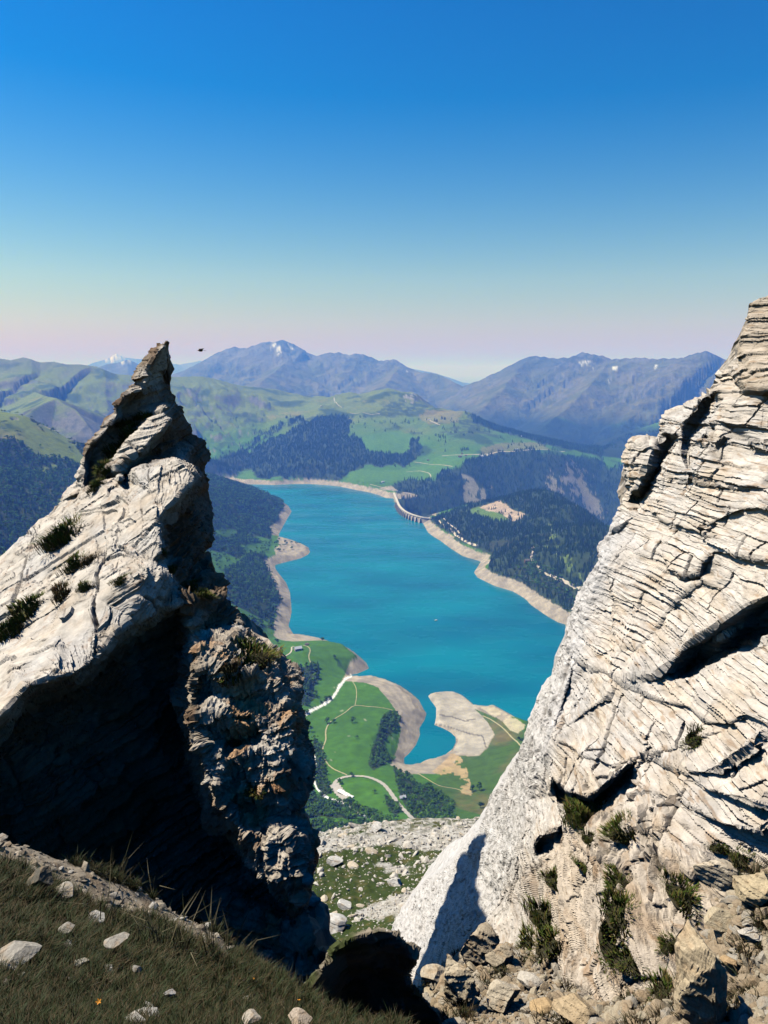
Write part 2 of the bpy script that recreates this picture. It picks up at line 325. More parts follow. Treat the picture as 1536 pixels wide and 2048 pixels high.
# polar sheet of land: fine where the photograph looks
def _az():
    a = [math.atan2(*(ray(px, 740)[:2])) for px in (0, 1536)]
    lo, hi = a[0] - 0.035, a[1] + 0.035
    mid = np.linspace(lo, hi, NA); L = np.linspace(-1.15, lo, 36, endpoint=False); Rr = np.linspace(hi, 1.15, 37)[1:]
    return np.concatenate([L, mid, Rr])
def _rr():
    r = [560.0]
    while r[-1] < 33000:
        q = 0.0065 if r[-1] < 950 else 0.0030 if r[-1] < 5200 else 0.0042 if r[-1] < 7500 else 0.0058 if r[-1] < 14500 else 0.014
        r.append(r[-1] * (1 + q * QR))
    return np.array(r)
NA, QR = 760, 1.15
AZs, RRs = _az(), _rr()
A2, R2 = np.meshgrid(AZs, RRs)
TX, TY = np.sin(A2) * R2, np.cos(A2) * R2
import time as _t; _t0 = _t.time()
TZ = height(TX, TY); print('height', _t.time() - _t0, TX.shape, flush=True)
# curvature keeps far crests where they were read, so none is added
PX, PY = project(TX, TY, TZ)
slope = np.hypot(np.gradient(TZ, axis=0) / np.gradient(R2, axis=0), np.gradient(TZ, axis=1) / (np.gradient(A2, axis=1) * R2))

JX = fbm2(TX / 70 + 9, TY / 70, 4); JY = 0.8 * fbm2(TX / 70, TY / 70 + 31, 4)
def area(poly, rmin=0, rmax=1e9, jit=5):
    """land whose place in the photograph lies in the outline, roughened at the edge"""
    m = np.zeros(TX.shape, bool); xs = [p[0] for p in poly]; ys = [p[1] for p in poly]
    q = (R2 > rmin) & (R2 < rmax) & (PX > min(xs) - jit) & (PX < max(xs) + jit) & (PY > min(ys) - jit) & (PY < max(ys) + jit)
    m[q] = inpoly(PX[q] + jit * JX[q], PY[q] + jit * JY[q], poly); return m
N1 = fbm2(TX / 300, TY / 300, 6); N2 = fbm2(TX / 45 + 7, TY / 45, 5); N3 = fbm2(TX / 1200, TY / 1200, 5)
# ---- forest
FOREST = np.zeros(TX.shape, bool)
far_f = area([(405,925),(440,915),(468,902),(500,908),(520,888),(560,872),(600,852),(640,834),(690,830),(702,845),(692,870),(722,880),(735,903),(770,908),(815,905),(825,878),(838,883),(843,905),(825,925),(803,937),(795,925),(765,936),(740,930),(715,940),(700,945),(680,962),(640,962),(600,955),(560,955),(510,958),(505,942),(490,938),(470,947),(430,948),(400,945)], 4000, 7400, 9)
far_f |= area([(470,905),(520,870),(560,845),(600,835),(610,842),(560,862),(510,893),(480,910)], 4000, 7400) & (N2 > 0.0)
gorge_f = area([(785,970),(815,958),(868,962),(885,940),(922,937),(930,922),(990,906),(1060,897),(1085,907),(1130,912),(1205,920),(1212,938),(1243,932),(1262,905),(1300,870),(1330,1000),(1225,1120),(1180,1040),(1130,995),(1080,1000),(1000,1010),(930,1025),(880,1040),(850,1034),(810,1015)], 4000, 7000)
crest_f = area([(925,824),(990,846),(1045,866),(1110,872),(1160,880),(1205,898),(1205,922),(1195,912),(1130,897),(1090,890),(1050,876),(990,862),(945,845),(940,835)], 4900, 7400, 4) & (N2 > -0.35)
crest_f |= area([(1200,900),(1222,885),(1250,872),(1330,860),(1330,885),(1262,888),(1232,888),(1215,898)], 5500, 8000, 2)
hill_f = area([(850,1045),(880,1032),(930,1012),(1000,995),(1050,980),(1110,980),(1160,1008),(1235,1080),(1215,1130),(1145,1250),(1110,1226),(1085,1208),(1050,1182),(1000,1165),(972,1150),(985,1110),(960,1100),(930,1088),(900,1068),(872,1050)], 1800, 4000, 5)
quarry = area([(958,1016),(975,1008),(1000,1002),(1012,1008),(1022,1018),(1040,1024),(1053,1029),(1040,1038),(1025,1042),(1003,1027),(975,1021)], 2500, 4000, 4)
qmead = area([(932,1022),(955,1014),(975,1020),(1003,1028),(1020,1042),(995,1042),(960,1034)], 2500, 4000, 3)
clear = area([(1080,1060),(1100,1040),(1115,1075),(1130,1100),(1160,1140),(1170,1170),(1150,1160),(1110,1110)], 2000, 4000, 10) & (N2 > 0.06)
clear |= area([(1085,1091),(1098,1092),(1099,1099),(1086,1098)], 2000, 4000, 1)
lowbush = area([(1010,1140),(1060,1125),(1100,1140),(1168,1190),(1150,1205),(1080,1180),(1040,1165)], 2000, 4000, 8)
left_f = area([(390,930),(470,958),(530,986),(585,1012),(578,1030),(556,1045),(546,1060),(540,1078),(500,1075),(545,1095),(525,1108),(545,1130),(556,1160),(566,1200),(548,1232),(500,1245),(380,1225),(380,1000)], 2000, 4600, 8)
lmead = area([(380,1100),(440,1103),(480,1115),(478,1128),(440,1150),(400,1160),(380,1160)], 2000, 4000, 12) | (area([(430,1060),(470,1060),(475,1072),(430,1075)], 2000, 4000, 8)) | area([(480,1090),(560,1080),(595,1090),(590,1104),(540,1108),(490,1106)], 2000, 4000, 6)
near_f = area([(570,1345),(600,1335),(622,1330),(640,1340),(637,1362),(625,1380),(632,1395),(612,1412),(598,1408),(600,1375)], 900, 2400, 3)
near_f |= area([(765,1432),(790,1425),(806,1440),(808,1470),(800,1500),(788,1522),(765,1530),(748,1542),(736,1530),(742,1500),(755,1470)], 900, 2400, 3)
near_f |= area([(785,1535),(815,1548),(835,1570),(872,1578),(900,1600),(915,1660),(860,1660),(815,1625),(800,1590)], 700, 2400, 4)
near_f |= area([(560,1590),(610,1582),(655,1605),(700,1600),(740,1622),(790,1640),(800,1680),(560,1720)], 600, 2400, 4) & (N2 > -0.3)
near_f |= area([(627,1475),(645,1490),(652,1540),(662,1585),(645,1600),(628,1560)], 900, 2400, 3)
near_f |= area([(683,1350),(696,1330),(702,1335),(690,1362),(672,1378),(665,1400),(640,1412),(610,1432),(606,1428),(650,1400),(662,1370)], 900, 2400, 1.5) & (N2 > -0.1)
near_f |= area([(770,1590),(785,1600),(800,1625),(790,1632),(772,1610)], 900, 2400, 2)
near_f |= area([(545,1225),(590,1262),(540,1262),(500,1255),(500,1240)], 900, 2400, 4) & (N2 > 0.05)
hills_left = (PX < 400) & (R2 < 4300) & (R2 > 1400) & (TZ < 400 + 120 * N1) & (N1 + 0.6 * N2 > -0.25) & (SD > 60)
right_hid = (PX > 1140) & (R2 > 900) & (R2 < 4200) & (SD > 60) & (N1 > -0.15)
FOREST = far_f | gorge_f | crest_f | (hill_f & ~quarry & ~qmead & ~clear) | (left_f & ~lmead) | near_f | hills_left | (right_hid & ~hill_f)
beach_z = 23.0 + 1.5 * N2
DMD, DMT, _ = polydist(TX, TY, DAM_AX, False); DAMZ = (DMD < 260) & ~SIN & (TZ < 12) & (R2 > 3500) & (R2 < 5000) & (DMT > .3) & (DMT < 5.8)
low = (TZ < beach_z) & (R2 > 900) & (SD < 160) & ~DAMZ & ~((TZ < -3) & ~SIN)
FOREST &= ~(low & (R2 < 5300))
cliff = (slope > 0.85 + 0.25 * N2) & (N2 + N1 > 0.05) & gorge_f
cliff |= area([(925,950),(945,955),(968,975),(972,1000),(950,1015),(925,1000)], 4000, 6000, 8) & (N2 > -0.25)
cliff |= area([(1090,955),(1105,950),(1115,975),(1108,990),(1092,975)], 4000, 6000, 8) & (N2 > -0.1)
FOREST &= ~cliff; FOREST |= DAMZ & (DMD > 25)
FOREST |= hill_f & lowbush
low &= ~(area([(530,1305),(575,1290),(640,1285),(690,1303),(700,1325),(690,1350),(670,1385),(610,1440),(530,1440)], 900, 2300, 2) | area([(600,1440),(690,1362),(735,1366),(765,1385),(775,1400),(795,1425),(802,1460),(795,1500),(778,1532),(700,1570),(600,1570)], 900, 2300, 2))
# ---- what the ground is made of
def C(*c): return np.array(c, float)
def mix(a, b, t): return a + (b - a) * np.clip(t, 0, 1)[..., None]
lush, olive, dry, shrub = C(.044, .120, .006), C(.105, .138, .026), C(.20, .17, .06), C(.020, .042, .010)
col = mix(np.broadcast_to(lush, TX.shape + (3,)), olive, sst(120, 420, TZ + 120 * N1))
col = mix(col, dry, sst(0.15, 0.6, N1 + 0.3 * N2) * sst(100, 400, TZ) * 0.7)
col = mix(col, lush * 0.75, sst(0.0, 0.5, fbm2(TX / 130, TY / 130 + 77, 5)) * (R2 < 2500) * 0.8)
col = mix(col, shrub, sst(0.10, 0.30, fbm2(TX / 260 + 40, TY / 260, 6)) * 0.8 * (R2 > 2300))
rockc = C(.19, .18, .17)
rk = sst(0.75, 1.15, slope + 0.35 * N2) * (1 - .9 * (R2 < 2600))
col = mix(col, rockc * 0.8, rk * (R2 < 8000))
# specific fields
green = area([(730,870),(790,862),(830,870),(828,882),(815,905),(770,908),(738,903),(724,882)], 4200, 7000, 5)
green |= area([(700,945),(720,938),(760,940),(800,940),(850,925),(885,935),(880,945),(840,962),(790,965),(720,962),(690,962)], 4200, 7000, 5)
green |= area([(840,930),(880,910),(940,905),(960,912),(920,935),(880,940)], 4200, 7000, 5)
green |= area([(470,945),(505,940),(508,958),(480,955)], 4200, 7000, 3)
col = mix(col, C(.060, .145, .016), green * (0.75 + 0.25 * N2))
tan = area([(850,820),(925,822),(915,845),(860,850),(835,835)], 4200, 7000, 7) | area([(960,895),(1010,885),(1080,885),(1100,898),(1010,902),(970,912)], 4200, 7000, 6)
col = mix(col, C(.16, .13, .06), tan * 0.55)
scrub = area([(745,830),(800,790),(857,812),(850,828),(790,836)], 4200, 7400, 8) | area([(930,830),(980,850),(1030,870),(1020,880),(960,870),(900,880),(880,868)], 4200, 7000, 10) | area([(590,845),(640,828),(690,838),(650,850),(600,860)], 4200, 7400, 6)
col = mix(col, C(.035, .055, .018), scrub * sst(-0.2, 0.1, N2 + N1))
col = mix(col, rockc * 1.3, (area([(805,788),(830,786),(845,800),(825,806),(808,802)], 4200, 7400, 4) | area([(640,848),(672,835),(700,835),(690,850),(650,856)], 4200, 7400, 6)) * sst(-.1, .2, N2))
col = mix(col, C(.22, .20, .16), cliff * 0.9)
col = mix(col, C(.10, .13, .035), (clear | lowbush) * 0.7)
col = mix(col, C(.075, .13, .02), qmead * 1.0); col = mix(col, C(.30, .235, .18) * (1 + .5 * N2[..., None]), quarry * 1.0)
pale = sst(0.46, 0.6, fbm2(TX / 25, TY / 25 + 5, 5)) * (R2 < 2600)                                # stones lying in the near meadows
col = mix(col, C(.33, .33, .27), pale * 0.7)
nearol = area([(880,1545),(1060,1440),(1060,1640),(880,1660),(860,1600)], 900, 2300, 10)
col = mix(col, C(.038, .080, .010), nearol * 0.8)
floor = C(.022, .032, .012)
col = mix(col, floor, FOREST * 0.9)
# high mountains
bare = sst(620, 1000, TZ + 260 * N1 + 150 * slope) * (R2 > 4300)
mrock = mix(np.broadcast_to(C(.115, .115, .115), col.shape), C(.032, .044, .055), sst(-.2, .4, N2 + N3))
col = mix(col, mix(np.broadcast_to(C(.075, .085, .035), col.shape), C(.13, .12, .06), sst(-.3, .4, N1)), (R2 > 8000) * 1.0)
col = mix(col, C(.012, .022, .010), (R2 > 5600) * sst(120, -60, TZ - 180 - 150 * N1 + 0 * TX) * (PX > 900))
col = mix(col, mrock, np.maximum(bare, sst(.55, .9, slope + .4 * N1) * (R2 > 4000) * (TZ > 300)))
snow = np.zeros(TX.shape)
for poly in ([(540,688),(552,686),(560,694),(562,704),(556,712),(548,702),(540,696)], [(572,682),(582,690),(590,700),(580,696)], [(553,712),(562,716),(560,726),(554,722)],
             [(1153,727),(1168,724),(1183,721),(1180,728),(1162,730)], [(1183,735),(1190,737),(1187,742)], [(1226,732),(1236,735),(1232,743),(1225,740)], [(1303,733),(1317,731),(1310,738)], [(1213,757),(1226,764),(1218,763)], [(812,740),(818,742),(815,748)], [(205,716),(232,704),(250,714),(262,722),(235,724),(215,722)]):
    snow = np.maximum(snow, area(poly, 8000, 40000, 3))
col = mix(col, C(.85, .87, .9), snow * sst(-.2, .2, fbm2(TX / 90, TY / 90, 4)) * 0.5)
# drawdown beach
sand = mix(np.broadcast_to(C(.30, .262, .205), col.shape), C(.20, .178, .145), sst(-.3, .5, N2)) * (1 + .10 * np.sin(TZ * 2.6 + 1.5 * N2))[..., None]
col = mix(col, sand, (low & (R2 < 5600)) * sst(0.3, -0.2, (TZ - beach_z)))
wbank = area([(700,1352),(745,1350),(800,1360),(845,1395),(870,1425),(850,1475),(820,1530),(870,1525),(900,1506),(908,1520),(870,1548),(812,1548),(780,1530),(800,1500),(808,1462),(800,1432),(778,1402),(757,1376)], 900, 2400, 2)
col = mix(col, sand, wbank * 1.0)
mud = area([(850,1385),(905,1375),(945,1398),(952,1415),(968,1427),(978,1450),(986,1470),(972,1495),(958,1510),(930,1508),(903,1500),(918,1482),(905,1455),(866,1450),(866,1430)], 900, 2300, 2)
col = mix(col, mix(np.broadcast_to(C(.34, .31, .26), col.shape), C(.26, .24, .20), sst(-.3, .4, N2)), mud * 1.0)
grassy = area([(950,1418),(975,1428),(1000,1440),(1045,1465),(1060,1500),(1000,1640),(860,1600),(900,1540),(915,1512),(960,1512),(975,1495),(988,1470),(978,1448)], 900, 2300, 4)
gcol = mix(np.broadcast_to(C(.042, .085, .010), col.shape), C(.11, .095, .03), sst(.05, .5, fbm2(TX / 90 + 3, TY / 90, 5)))
col = mix(col, gcol, grassy * 0.95)
spit = area([(862,1543),(885,1522),(900,1506),(918,1508),(935,1540),(945,1590),(925,1585),(905,1545),(880,1550)], 900, 2300, 5) & (N2 > -.05)
col = mix(col, C(.36, .26, .14), spit * 0.8)
tip = area([(960,1415),(985,1412),(1020,1428),(1050,1450),(1045,1470),(1020,1460),(1000,1440)], 900, 2300, 3) & (N2 > 0.0)
col = mix(col, C(.42, .37, .26), tip * 0.8)
chan = np.minimum(polydist(PX, PY, [(872,1448),(905,1456),(940,1468),(965,1472),(972,1495)], False)[0], np.minimum(polydist(PX, PY, [(868,1452),(900,1468),(915,1480),(905,1500)], False)[0], polydist(PX, PY, [(880,1430),(905,1434),(930,1442),(950,1438)], False)[0]))
col = mix(col, C(.10, .09, .075), (chan < 1.3) * (R2 < 2300) * 0.85)
# white torrent bed
TORRENT = [(702,1353),(690,1358),(678,1375),(668,1392),(650,1408),(625,1420),(604,1432),(600,1450),(612,1478),(626,1500),(630,1530),(624,1550),(632,1575),(645,1590),(668,1600),(690,1606),(722,1628),(745,1640),(770,1652)]
td = polydist(PX + 2.0 * N2, PY, TORRENT, False)[0]
col = mix(col, C(.62, .63, .62) * (1 + .5 * fbm2(TX / 5, TY / 5, 3)[..., None]), (td < 2.6 + 3 * N2) * (R2 < 2400) * (R2 > 700) * 1.0)
col = np.clip(col * (1 + 0.22 * fbm2(TX / 18, TY / 18, 3)[..., None]), 0.004, 0.9)

print('col', _t.time() - _t0)
M_LAND = col_mat('land', scale=0.06, var=0.30, bump=0.5, bdist=3.0)
M_FAR = col_mat('far_land', scale=0.006, var=0.50, bump=1.0, bdist=90.0, detail=12)
na = len(AZs)
def sheet(name, i0, i1, mat, keep=None):
    V = np.stack([TX[i0:i1], TY[i0:i1], TZ[i0:i1]], -1).reshape(-1, 3); n = i1 - i0
    I = (np.arange(n - 1)[:, None] * na + np.arange(na - 1)[None, :])
    F = np.stack([I, I + 1, I + na + 1, I + na], -1)[:, :, ::-1]
    if keep is not None: F = F[keep[i0:i1 - 1, :-1]]
    F = F.reshape(-1, 4)
    return tag(mesh_np(name, V, F, mat, col[i0:i1].reshape(-1, 3), smooth=True), kind='structure')
iv = int(np.searchsorted(RRs, 7600))
sheet('valley_terrain', 0, iv, M_LAND, ~(SIN & (SD > 60)))
sheet('mountains', iv - 1, len(RRs), M_FAR)
# lake
mw, t, b = new_mat('lake_water', 0.22, 0.35)
b.inputs['IOR'].default_value = 1.33
n = t.nodes.new('ShaderNodeTexNoise'); n.inputs['Scale'].default_value = 0.0022; n.inputs['Detail'].default_value = 6
tc = t.nodes.new('ShaderNodeTexCoord'); mp = t.nodes.new('ShaderNodeMapping'); mp.inputs['Scale'].default_value = (1, 2.4, 1); mp.inputs['Rotation'].default_value = (0, 0, 0.5)
cr = t.nodes.new('ShaderNodeValToRGB'); cr.color_ramp.elements[0].position = 0.35; cr.color_ramp.elements[0].color = (0.0, 0.088, 0.142, 1); cr.color_ramp.elements[1].position = 0.7; cr.color_ramp.elements[1].color = (0.0, 0.150, 0.200, 1)
t.links.new(tc.outputs['Object'], mp.inputs[0]); t.links.new(mp.outputs[0], n.inputs['Vector']); t.links.new(n.outputs['Fac'], cr.inputs[0]); t.links.new(cr.outputs[0], b.inputs['Base Color'])
n2 = t.nodes.new('ShaderNodeTexNoise'); n2.inputs['Scale'].default_value = 0.25; n2.inputs['Detail'].default_value = 4; bp = t.nodes.new('ShaderNodeBump'); bp.inputs['Strength'].default_value = 0.35; bp.inputs['Distance'].default_value = 0.6
t.links.new(tc.outputs['Object'], n2.inputs['Vector']); t.links.new(n2.outputs['Fac'], bp.inputs['Height']); t.links.new(bp.outputs[0], b.inputs['Normal'])
rv_ = t.nodes.new('ShaderNodeMapRange'); rv_.inputs['From Min'].default_value = .35; rv_.inputs['From Max'].default_value = .65; rv_.inputs['To Min'].default_value = .12; rv_.inputs['To Max'].default_value = .42
n5 = t.nodes.new('ShaderNodeTexNoise'); n5.inputs['Scale'].default_value = .006; n5.inputs['Detail'].default_value = 5; t.links.new(mp.outputs[0], n5.inputs['Vector']); t.links.new(n5.outputs['Fac'], rv_.inputs['Value']); t.links.new(rv_.outputs[0], b.inputs['Roughness'])
mn, mxx = SHORE.min(0) - 60, SHORE.max(0) + 60
# only over and just round the lake, so the gorge below the dam stays dry
DAM_AXIS = [PZ(x, y, 0.0)[:2] for x, y in ((789,992),(793,1003),(799,1016),(809,1026),(823,1032),(850,1040))]
sh = SHORE.copy(); cen = sh.mean(0)
from mathutils.geometry import tessellate_polygon
def grow(P, d):
    n = len(P); out = []
    for i in range(n):
        e = P[(i + 1) % n] - P[i - 1]; nn = np.array([e[1], -e[0]]); nn /= np.linalg.norm(nn) + 1e-9
        out.append(P[i] + nn * d)
    return np.array(out)
_ar = 0.5 * np.sum(SHORE[:, 0] * np.roll(SHORE[:, 1], -1) - np.roll(SHORE[:, 0], -1) * SHORE[:, 1])
G_ = grow(SHORE, 8.0 if _ar > 0 else -8.0)
tri = tessellate_polygon([[Vector((x, y, 0)) for x, y in G_]])
tag(mesh_np('lake_water', [(x, y, 0.0) for x, y in G_], np.array(tri)[:, ::-1] if _ar < 0 else np.array(tri), mw), kind='structure')

def hit(px, py, rmin=600, rmax=9000):
    """where the sight line of a pixel meets the land"""
    a, y, z = ray(px, py); h = math.hypot(a, y); rr = np.linspace(rmin, rmax, 6000); az = math.atan2(a, y)
    i = np.clip(np.searchsorted(AZs, az) - 1, 0, na - 2); f = (az - AZs[i]) / (AZs[i + 1] - AZs[i])
    zc = TZ[:, i] * (1 - f) + TZ[:, i + 1] * f
    g = np.interp(rr, RRs, zc); L = CAMZ + z / h * rr
    k = np.argmax(np.maximum(g, 0) >= L)
    if not (np.maximum(g, 0) >= L).any(): k = -1
    r = rr[k]; return np.array([math.sin(az) * r, math.cos(az) * r, max(g[k], 0.0)])
def ground_z(x, y):
    r = math.hypot(x, y); az = math.atan2(x, y)
    i = int(np.clip(np.searchsorted(AZs, az) - 1, 0, na - 2)); j = int(np.clip(np.searchsorted(RRs, r) - 1, 0, len(RRs) - 2))
    f = (az - AZs[i]) / (AZs[i + 1] - AZs[i]); g = (r - RRs[j]) / (RRs[j + 1] - RRs[j])
    return (TZ[j, i] * (1 - f) + TZ[j, i + 1] * f) * (1 - g) + (TZ[j + 1, i] * (1 - f) + TZ[j + 1, i + 1] * f) * g

# ---- air
mh = bpy.data.materials.new('haze_air'); mh.use_nodes = True; t = mh.node_tree; t.nodes.clear()
pv = t.nodes.new('ShaderNodeVolumePrincipled'); pv.inputs['Density'].default_value = HAZE_D; pv.inputs['Color'].default_value = HAZE_C; pv.inputs['Anisotropy'].default_value = 0.0; pv.inputs['Absorption Color'].default_value = (1, 1, 1, 1)
ov = t.nodes.new('ShaderNodeOutputMaterial'); t.links.new(pv.outputs[0], ov.inputs['Volume'])
hb = MB(); hb.box((0, 80000, 0), (330000, 166000, 2000)); hz = hb.build('haze', mh); hz.location = (0, 0, 500); tag(hz, kind='stuff')
# ================================================================== near rock: a coarse cage, split finely, then broken into beds and blocks
class Depth:
    """distance along the view axis between known places (linear kernel on 1/D)"""
    def __init__(s, pts):
        P = np.array(pts, float); s.p = P[:, :2] / 400; k = -np.sqrt(((s.p[:, None] - s.p[None]) ** 2).sum(-1) + .003); n = len(P)
        s.w = np.linalg.solve(np.block([[k + np.eye(n) * .004, np.ones((n, 1))], [np.ones((1, n)), np.zeros((1, 1))]]), np.append(1 / P[:, 2], 0))
    def __call__(s, x, y):
        q = np.array([x, y], float) / 400; return 1.0 / float(-np.sqrt(((q - s.p) ** 2).sum(-1) + .003) @ s.w[:-1] + s.w[-1])
def cage(outline, dep, lines=(), pts=(), thick=2.5, zones=(), back_pull=0.12):
    """outline and inner lines are (px, py) or (px, py, D) or (px, py, 'o', offset); returns vertices, triangles, front flags, zone weights"""
    co, D, ed = [], [], []
    def put(q):
        d = dep(q[0], q[1]) if len(q) == 2 else (dep(q[0], q[1]) + q[3] if q[2] == 'o' else q[2])
        co.append(Vector((q[0], -q[1]))); D.append(d); return len(co) - 1
    o = [put(q) for q in outline]; ed += [(o[i], o[(i + 1) % len(o)]) for i in range(len(o))]
    for L in lines:
        k = [put(q) for q in L]; ed += list(zip(k[:-1], k[1:]))
    for q in pts: put(q)
    r = delaunay_2d_cdt(co, ed, [o], 1, 0.5)
    V2, E2, F2, ov = r[0], r[1], r[2], r[3]
    DD = []
    for i, v in enumerate(V2):
        if ov[i]: DD.append(D[ov[i][0]])
        else:                                           # crossing of two lines: nearest known depth
            DD.append(D[min(range(len(co)), key=lambda j: (co[j] - v).length)])
    V = [PD(v[0], -v[1], d) for v, d in zip(V2, DD)]; n = len(V)
    F = [tuple(f) for f in F2]
    # orient towards the camera
    camp = np.array([0, 0, CAMZ]); out = []
    for f in F:
        a, b, c = (V[i] for i in f)
        out.append(f if np.dot(np.cross(b - a, c - a), camp - a) > 0 else (f[0], f[2], f[1]))
    F = out
    cnt = {}
    for f in F:
        for i in range(3): cnt[(f[i], f[(i + 1) % 3])] = 1
    bd = [(a, b) for (a, b) in cnt if (b, a) not in cnt]
    bv = sorted({a for e in bd for a in e}); cen = np.mean([V[i] for i in bv], 0)
    ax = np.array([0, cp, -sp]); m = {}
    for k, (f1, pull) in enumerate(((0.5, 0.02), (1.0, back_pull))):
        for i in bv:
            dd = float((V[i] - camp) @ ax); q = camp + (V[i] - camp) * (1 + thick * f1 / dd); c2 = camp + (cen - camp) * (1 + thick * f1 / float((cen - camp) @ ax)); q = q + (c2 - q) * pull; m[(i, k)] = len(V); V.append(q)
    for i in range(n):
        if (i, 1) not in m:
            dd = float((V[i] - camp) @ ax); m[(i, 1)] = len(V); q = camp + (V[i] - camp) * (1 + thick / dd); c2 = camp + (cen - camp) * (1 + thick / float((cen - camp) @ ax)); V.append(q + (c2 - q) * back_pull * .9)
    B = []
    for a, b in bd:
        B += [(b, a, m[(a, 0)]), (b, m[(a, 0)], m[(b, 0)]), (m[(b, 0)], m[(a, 0)], m[(a, 1)]), (m[(b, 0)], m[(a, 1)], m[(b, 1)])]
    B += [(m[(a, 1)], m[(c, 1)], m[(b, 1)]) for a, b, c in F]
    V = np.array(V); Fn = np.array(F + B); front = np.array([True] * len(F) + [False] * len(B))
    Z = np.zeros((len(V), max(1, len(zones))), np.float32)
    px, py = project(V[:, 0], V[:, 1], V[:, 2])
    for k, z in enumerate(zones):
        if z: Z[:, k] = inpoly(px, py, z)
    return V, Fn, front, Z
def refine(V, F, front, A, pxl=2.2, back=4.0, rounds=14, cap=420000):
    """split every edge longer than pxl pixels of the photograph; A = values carried by the vertices"""
    camp = np.array([0, 0, CAMZ])
    for it in range(rounds):
        E = np.sort(np.concatenate([F[:, [0, 1]], F[:, [1, 2]], F[:, [2, 0]]]), 1)
        key = E[:, 0].astype(np.int64) * (len(V) + 1) + E[:, 1]
        u, first, inv = np.unique(key, return_index=True, return_inverse=True)
        Eu = E[first]; mid = (V[Eu[:, 0]] + V[Eu[:, 1]]) / 2; dist = np.linalg.norm(mid - camp, axis=1)
        L3 = np.linalg.norm(V[Eu[:, 0]] - V[Eu[:, 1]], axis=1) / dist * FPX; pa, pb = project(V[:, 0], V[:, 1], V[:, 2]); L2 = np.hypot(pa[Eu[:, 0]] - pa[Eu[:, 1]], pb[Eu[:, 0]] - pb[Eu[:, 1]]); L = L3 ** .4 * np.minimum(L2 + .3, L3) ** .6
        thr = np.full(len(Eu), pxl * back); fr = np.tile(front, 3); np.minimum.at(thr, inv, np.where(fr, pxl, pxl * back))
        mx_, my_ = project(mid[:, 0], mid[:, 1], mid[:, 2]); off = np.maximum(np.maximum(-30 - mx_, mx_ - 1566), np.maximum(0, my_ - 2080)); thr = thr * (1 + np.clip(off, 0, 1e4) / 12)
        sp_ = L > thr
        if not sp_.any() or len(F) > cap: break
        newid = np.full(len(Eu), -1, np.int64); newid[sp_] = len(V) + np.arange(sp_.sum())
        V = np.concatenate([V, mid[sp_]]); A = np.concatenate([A, (A[Eu[sp_, 0]] + A[Eu[sp_, 1]]) / 2])
        n = len(F); m = newid[inv].reshape(3, n).T                       # m[:,0]=mid of 01, 1=12, 2=20
        c = (m >= 0).sum(1); out = [F[c == 0]]; fo = [front[c == 0]]
        for k in range(3):                                               # one split edge
            s = (c == 1) & (m[:, k] >= 0)
            if s.any():
                a, b, cc = F[s, k], F[s, (k + 1) % 3], F[s, (k + 2) % 3]; q = m[s, k]
                out += [np.stack([a, q, cc], 1), np.stack([q, b, cc], 1)]; fo += [front[s]] * 2
            s = (c == 2) & (m[:, k] < 0)                                 # two split edges, edge k whole
            if s.any():
                a, b, cc = F[s, k], F[s, (k + 1) % 3], F[s, (k + 2) % 3]; q, r = m[s, (k + 1) % 3], m[s, (k + 2) % 3]
                out += [np.stack([q, cc, r], 1), np.stack([a, b, q], 1), np.stack([a, q, r], 1)]; fo += [front[s]] * 3
        s = c == 3
        if s.any():
            a, b, cc = F[s].T; x, y, z = m[s].T
            out += [np.stack([a, x, z], 1), np.stack([x, b, y], 1), np.stack([z, y, cc], 1), np.stack([x, y, z], 1)]; fo += [front[s]] * 4
        F = np.concatenate(out); front = np.concatenate(fo)
    return V, F, front, A
def vnorm(V, F):
    n = np.cross(V[F[:, 1]] - V[F[:, 0]], V[F[:, 2]] - V[F[:, 0]]); N = np.zeros_like(V)
    for k in range(3):
        for j in range(3): N[:, j] += np.bincount(F[:, k], n[:, j], len(V))
    return N / (np.linalg.norm(N, axis=1)[:, None] + 1e-12)
def relax(V, F, k=1, lam=0.5):
    for _ in range(k):
        S = np.zeros_like(V); c = np.zeros(len(V))
        for a, b in ((0, 1), (1, 2), (2, 0)):
            for j in range(3): S[:, j] += np.bincount(F[:, a], V[F[:, b], j], len(V)) + np.bincount(F[:, b], V[F[:, a], j], len(V))
            c += np.bincount(F[:, a], minlength=len(V)) + np.bincount(F[:, b], minlength=len(V))
        V = V + (S / np.maximum(c, 1)[:, None] - V) * lam
    return V
def frame(m, u):
    m = np.array(m, float); m /= np.linalg.norm(m); u = np.array(u, float); u -= m * (u @ m); u /= np.linalg.norm(u); return u, np.cross(m, u), m
def beds(P, fr, T, Lu, Lv, seed, warp=0.25, lip=0.5, hb=0.6):
    """beds of thickness about T broken into blocks Lu x Lv: how far each point stands proud (-0.5..0.5), and how near a joint it lies"""
    u, v, m = fr; w = P @ m; a = P @ u; b = P @ v
    q = P / (T * 6); w = w + T * (warp * 6) * fbm3(q + seed, 3)
    w = w / T; iw = np.floor(w); fw = w - iw
    w2 = w + 0.35 * (hash01(iw, seed) - .5)
    iw = np.floor(w2); fw = w2 - iw
    a = a / Lu + hash01(iw, seed + 1) * 7 + 0.10 * vn3(P / (Lu * .8) + seed); ia = np.floor(a); fa = a - ia
    b = b / Lv + hash01(iw, seed + 2) * 7 + 0.10 * vn3(P / (Lv * .8) - seed); ib = np.floor(b); fb = b - ib
    h = hash01(iw, ia, ib, seed + 3) - .5; h2 = hash01(iw, seed + 4) - .5
    prof = (0.5 - fw) * lip
    e = np.minimum(np.minimum(fa, 1 - fa) * Lu, np.minimum(fb, 1 - fb) * Lv); ew = np.minimum(fw, 1 - fw) * T
    return (hb * h + 0.6 * h2 + prof), e, ew, h
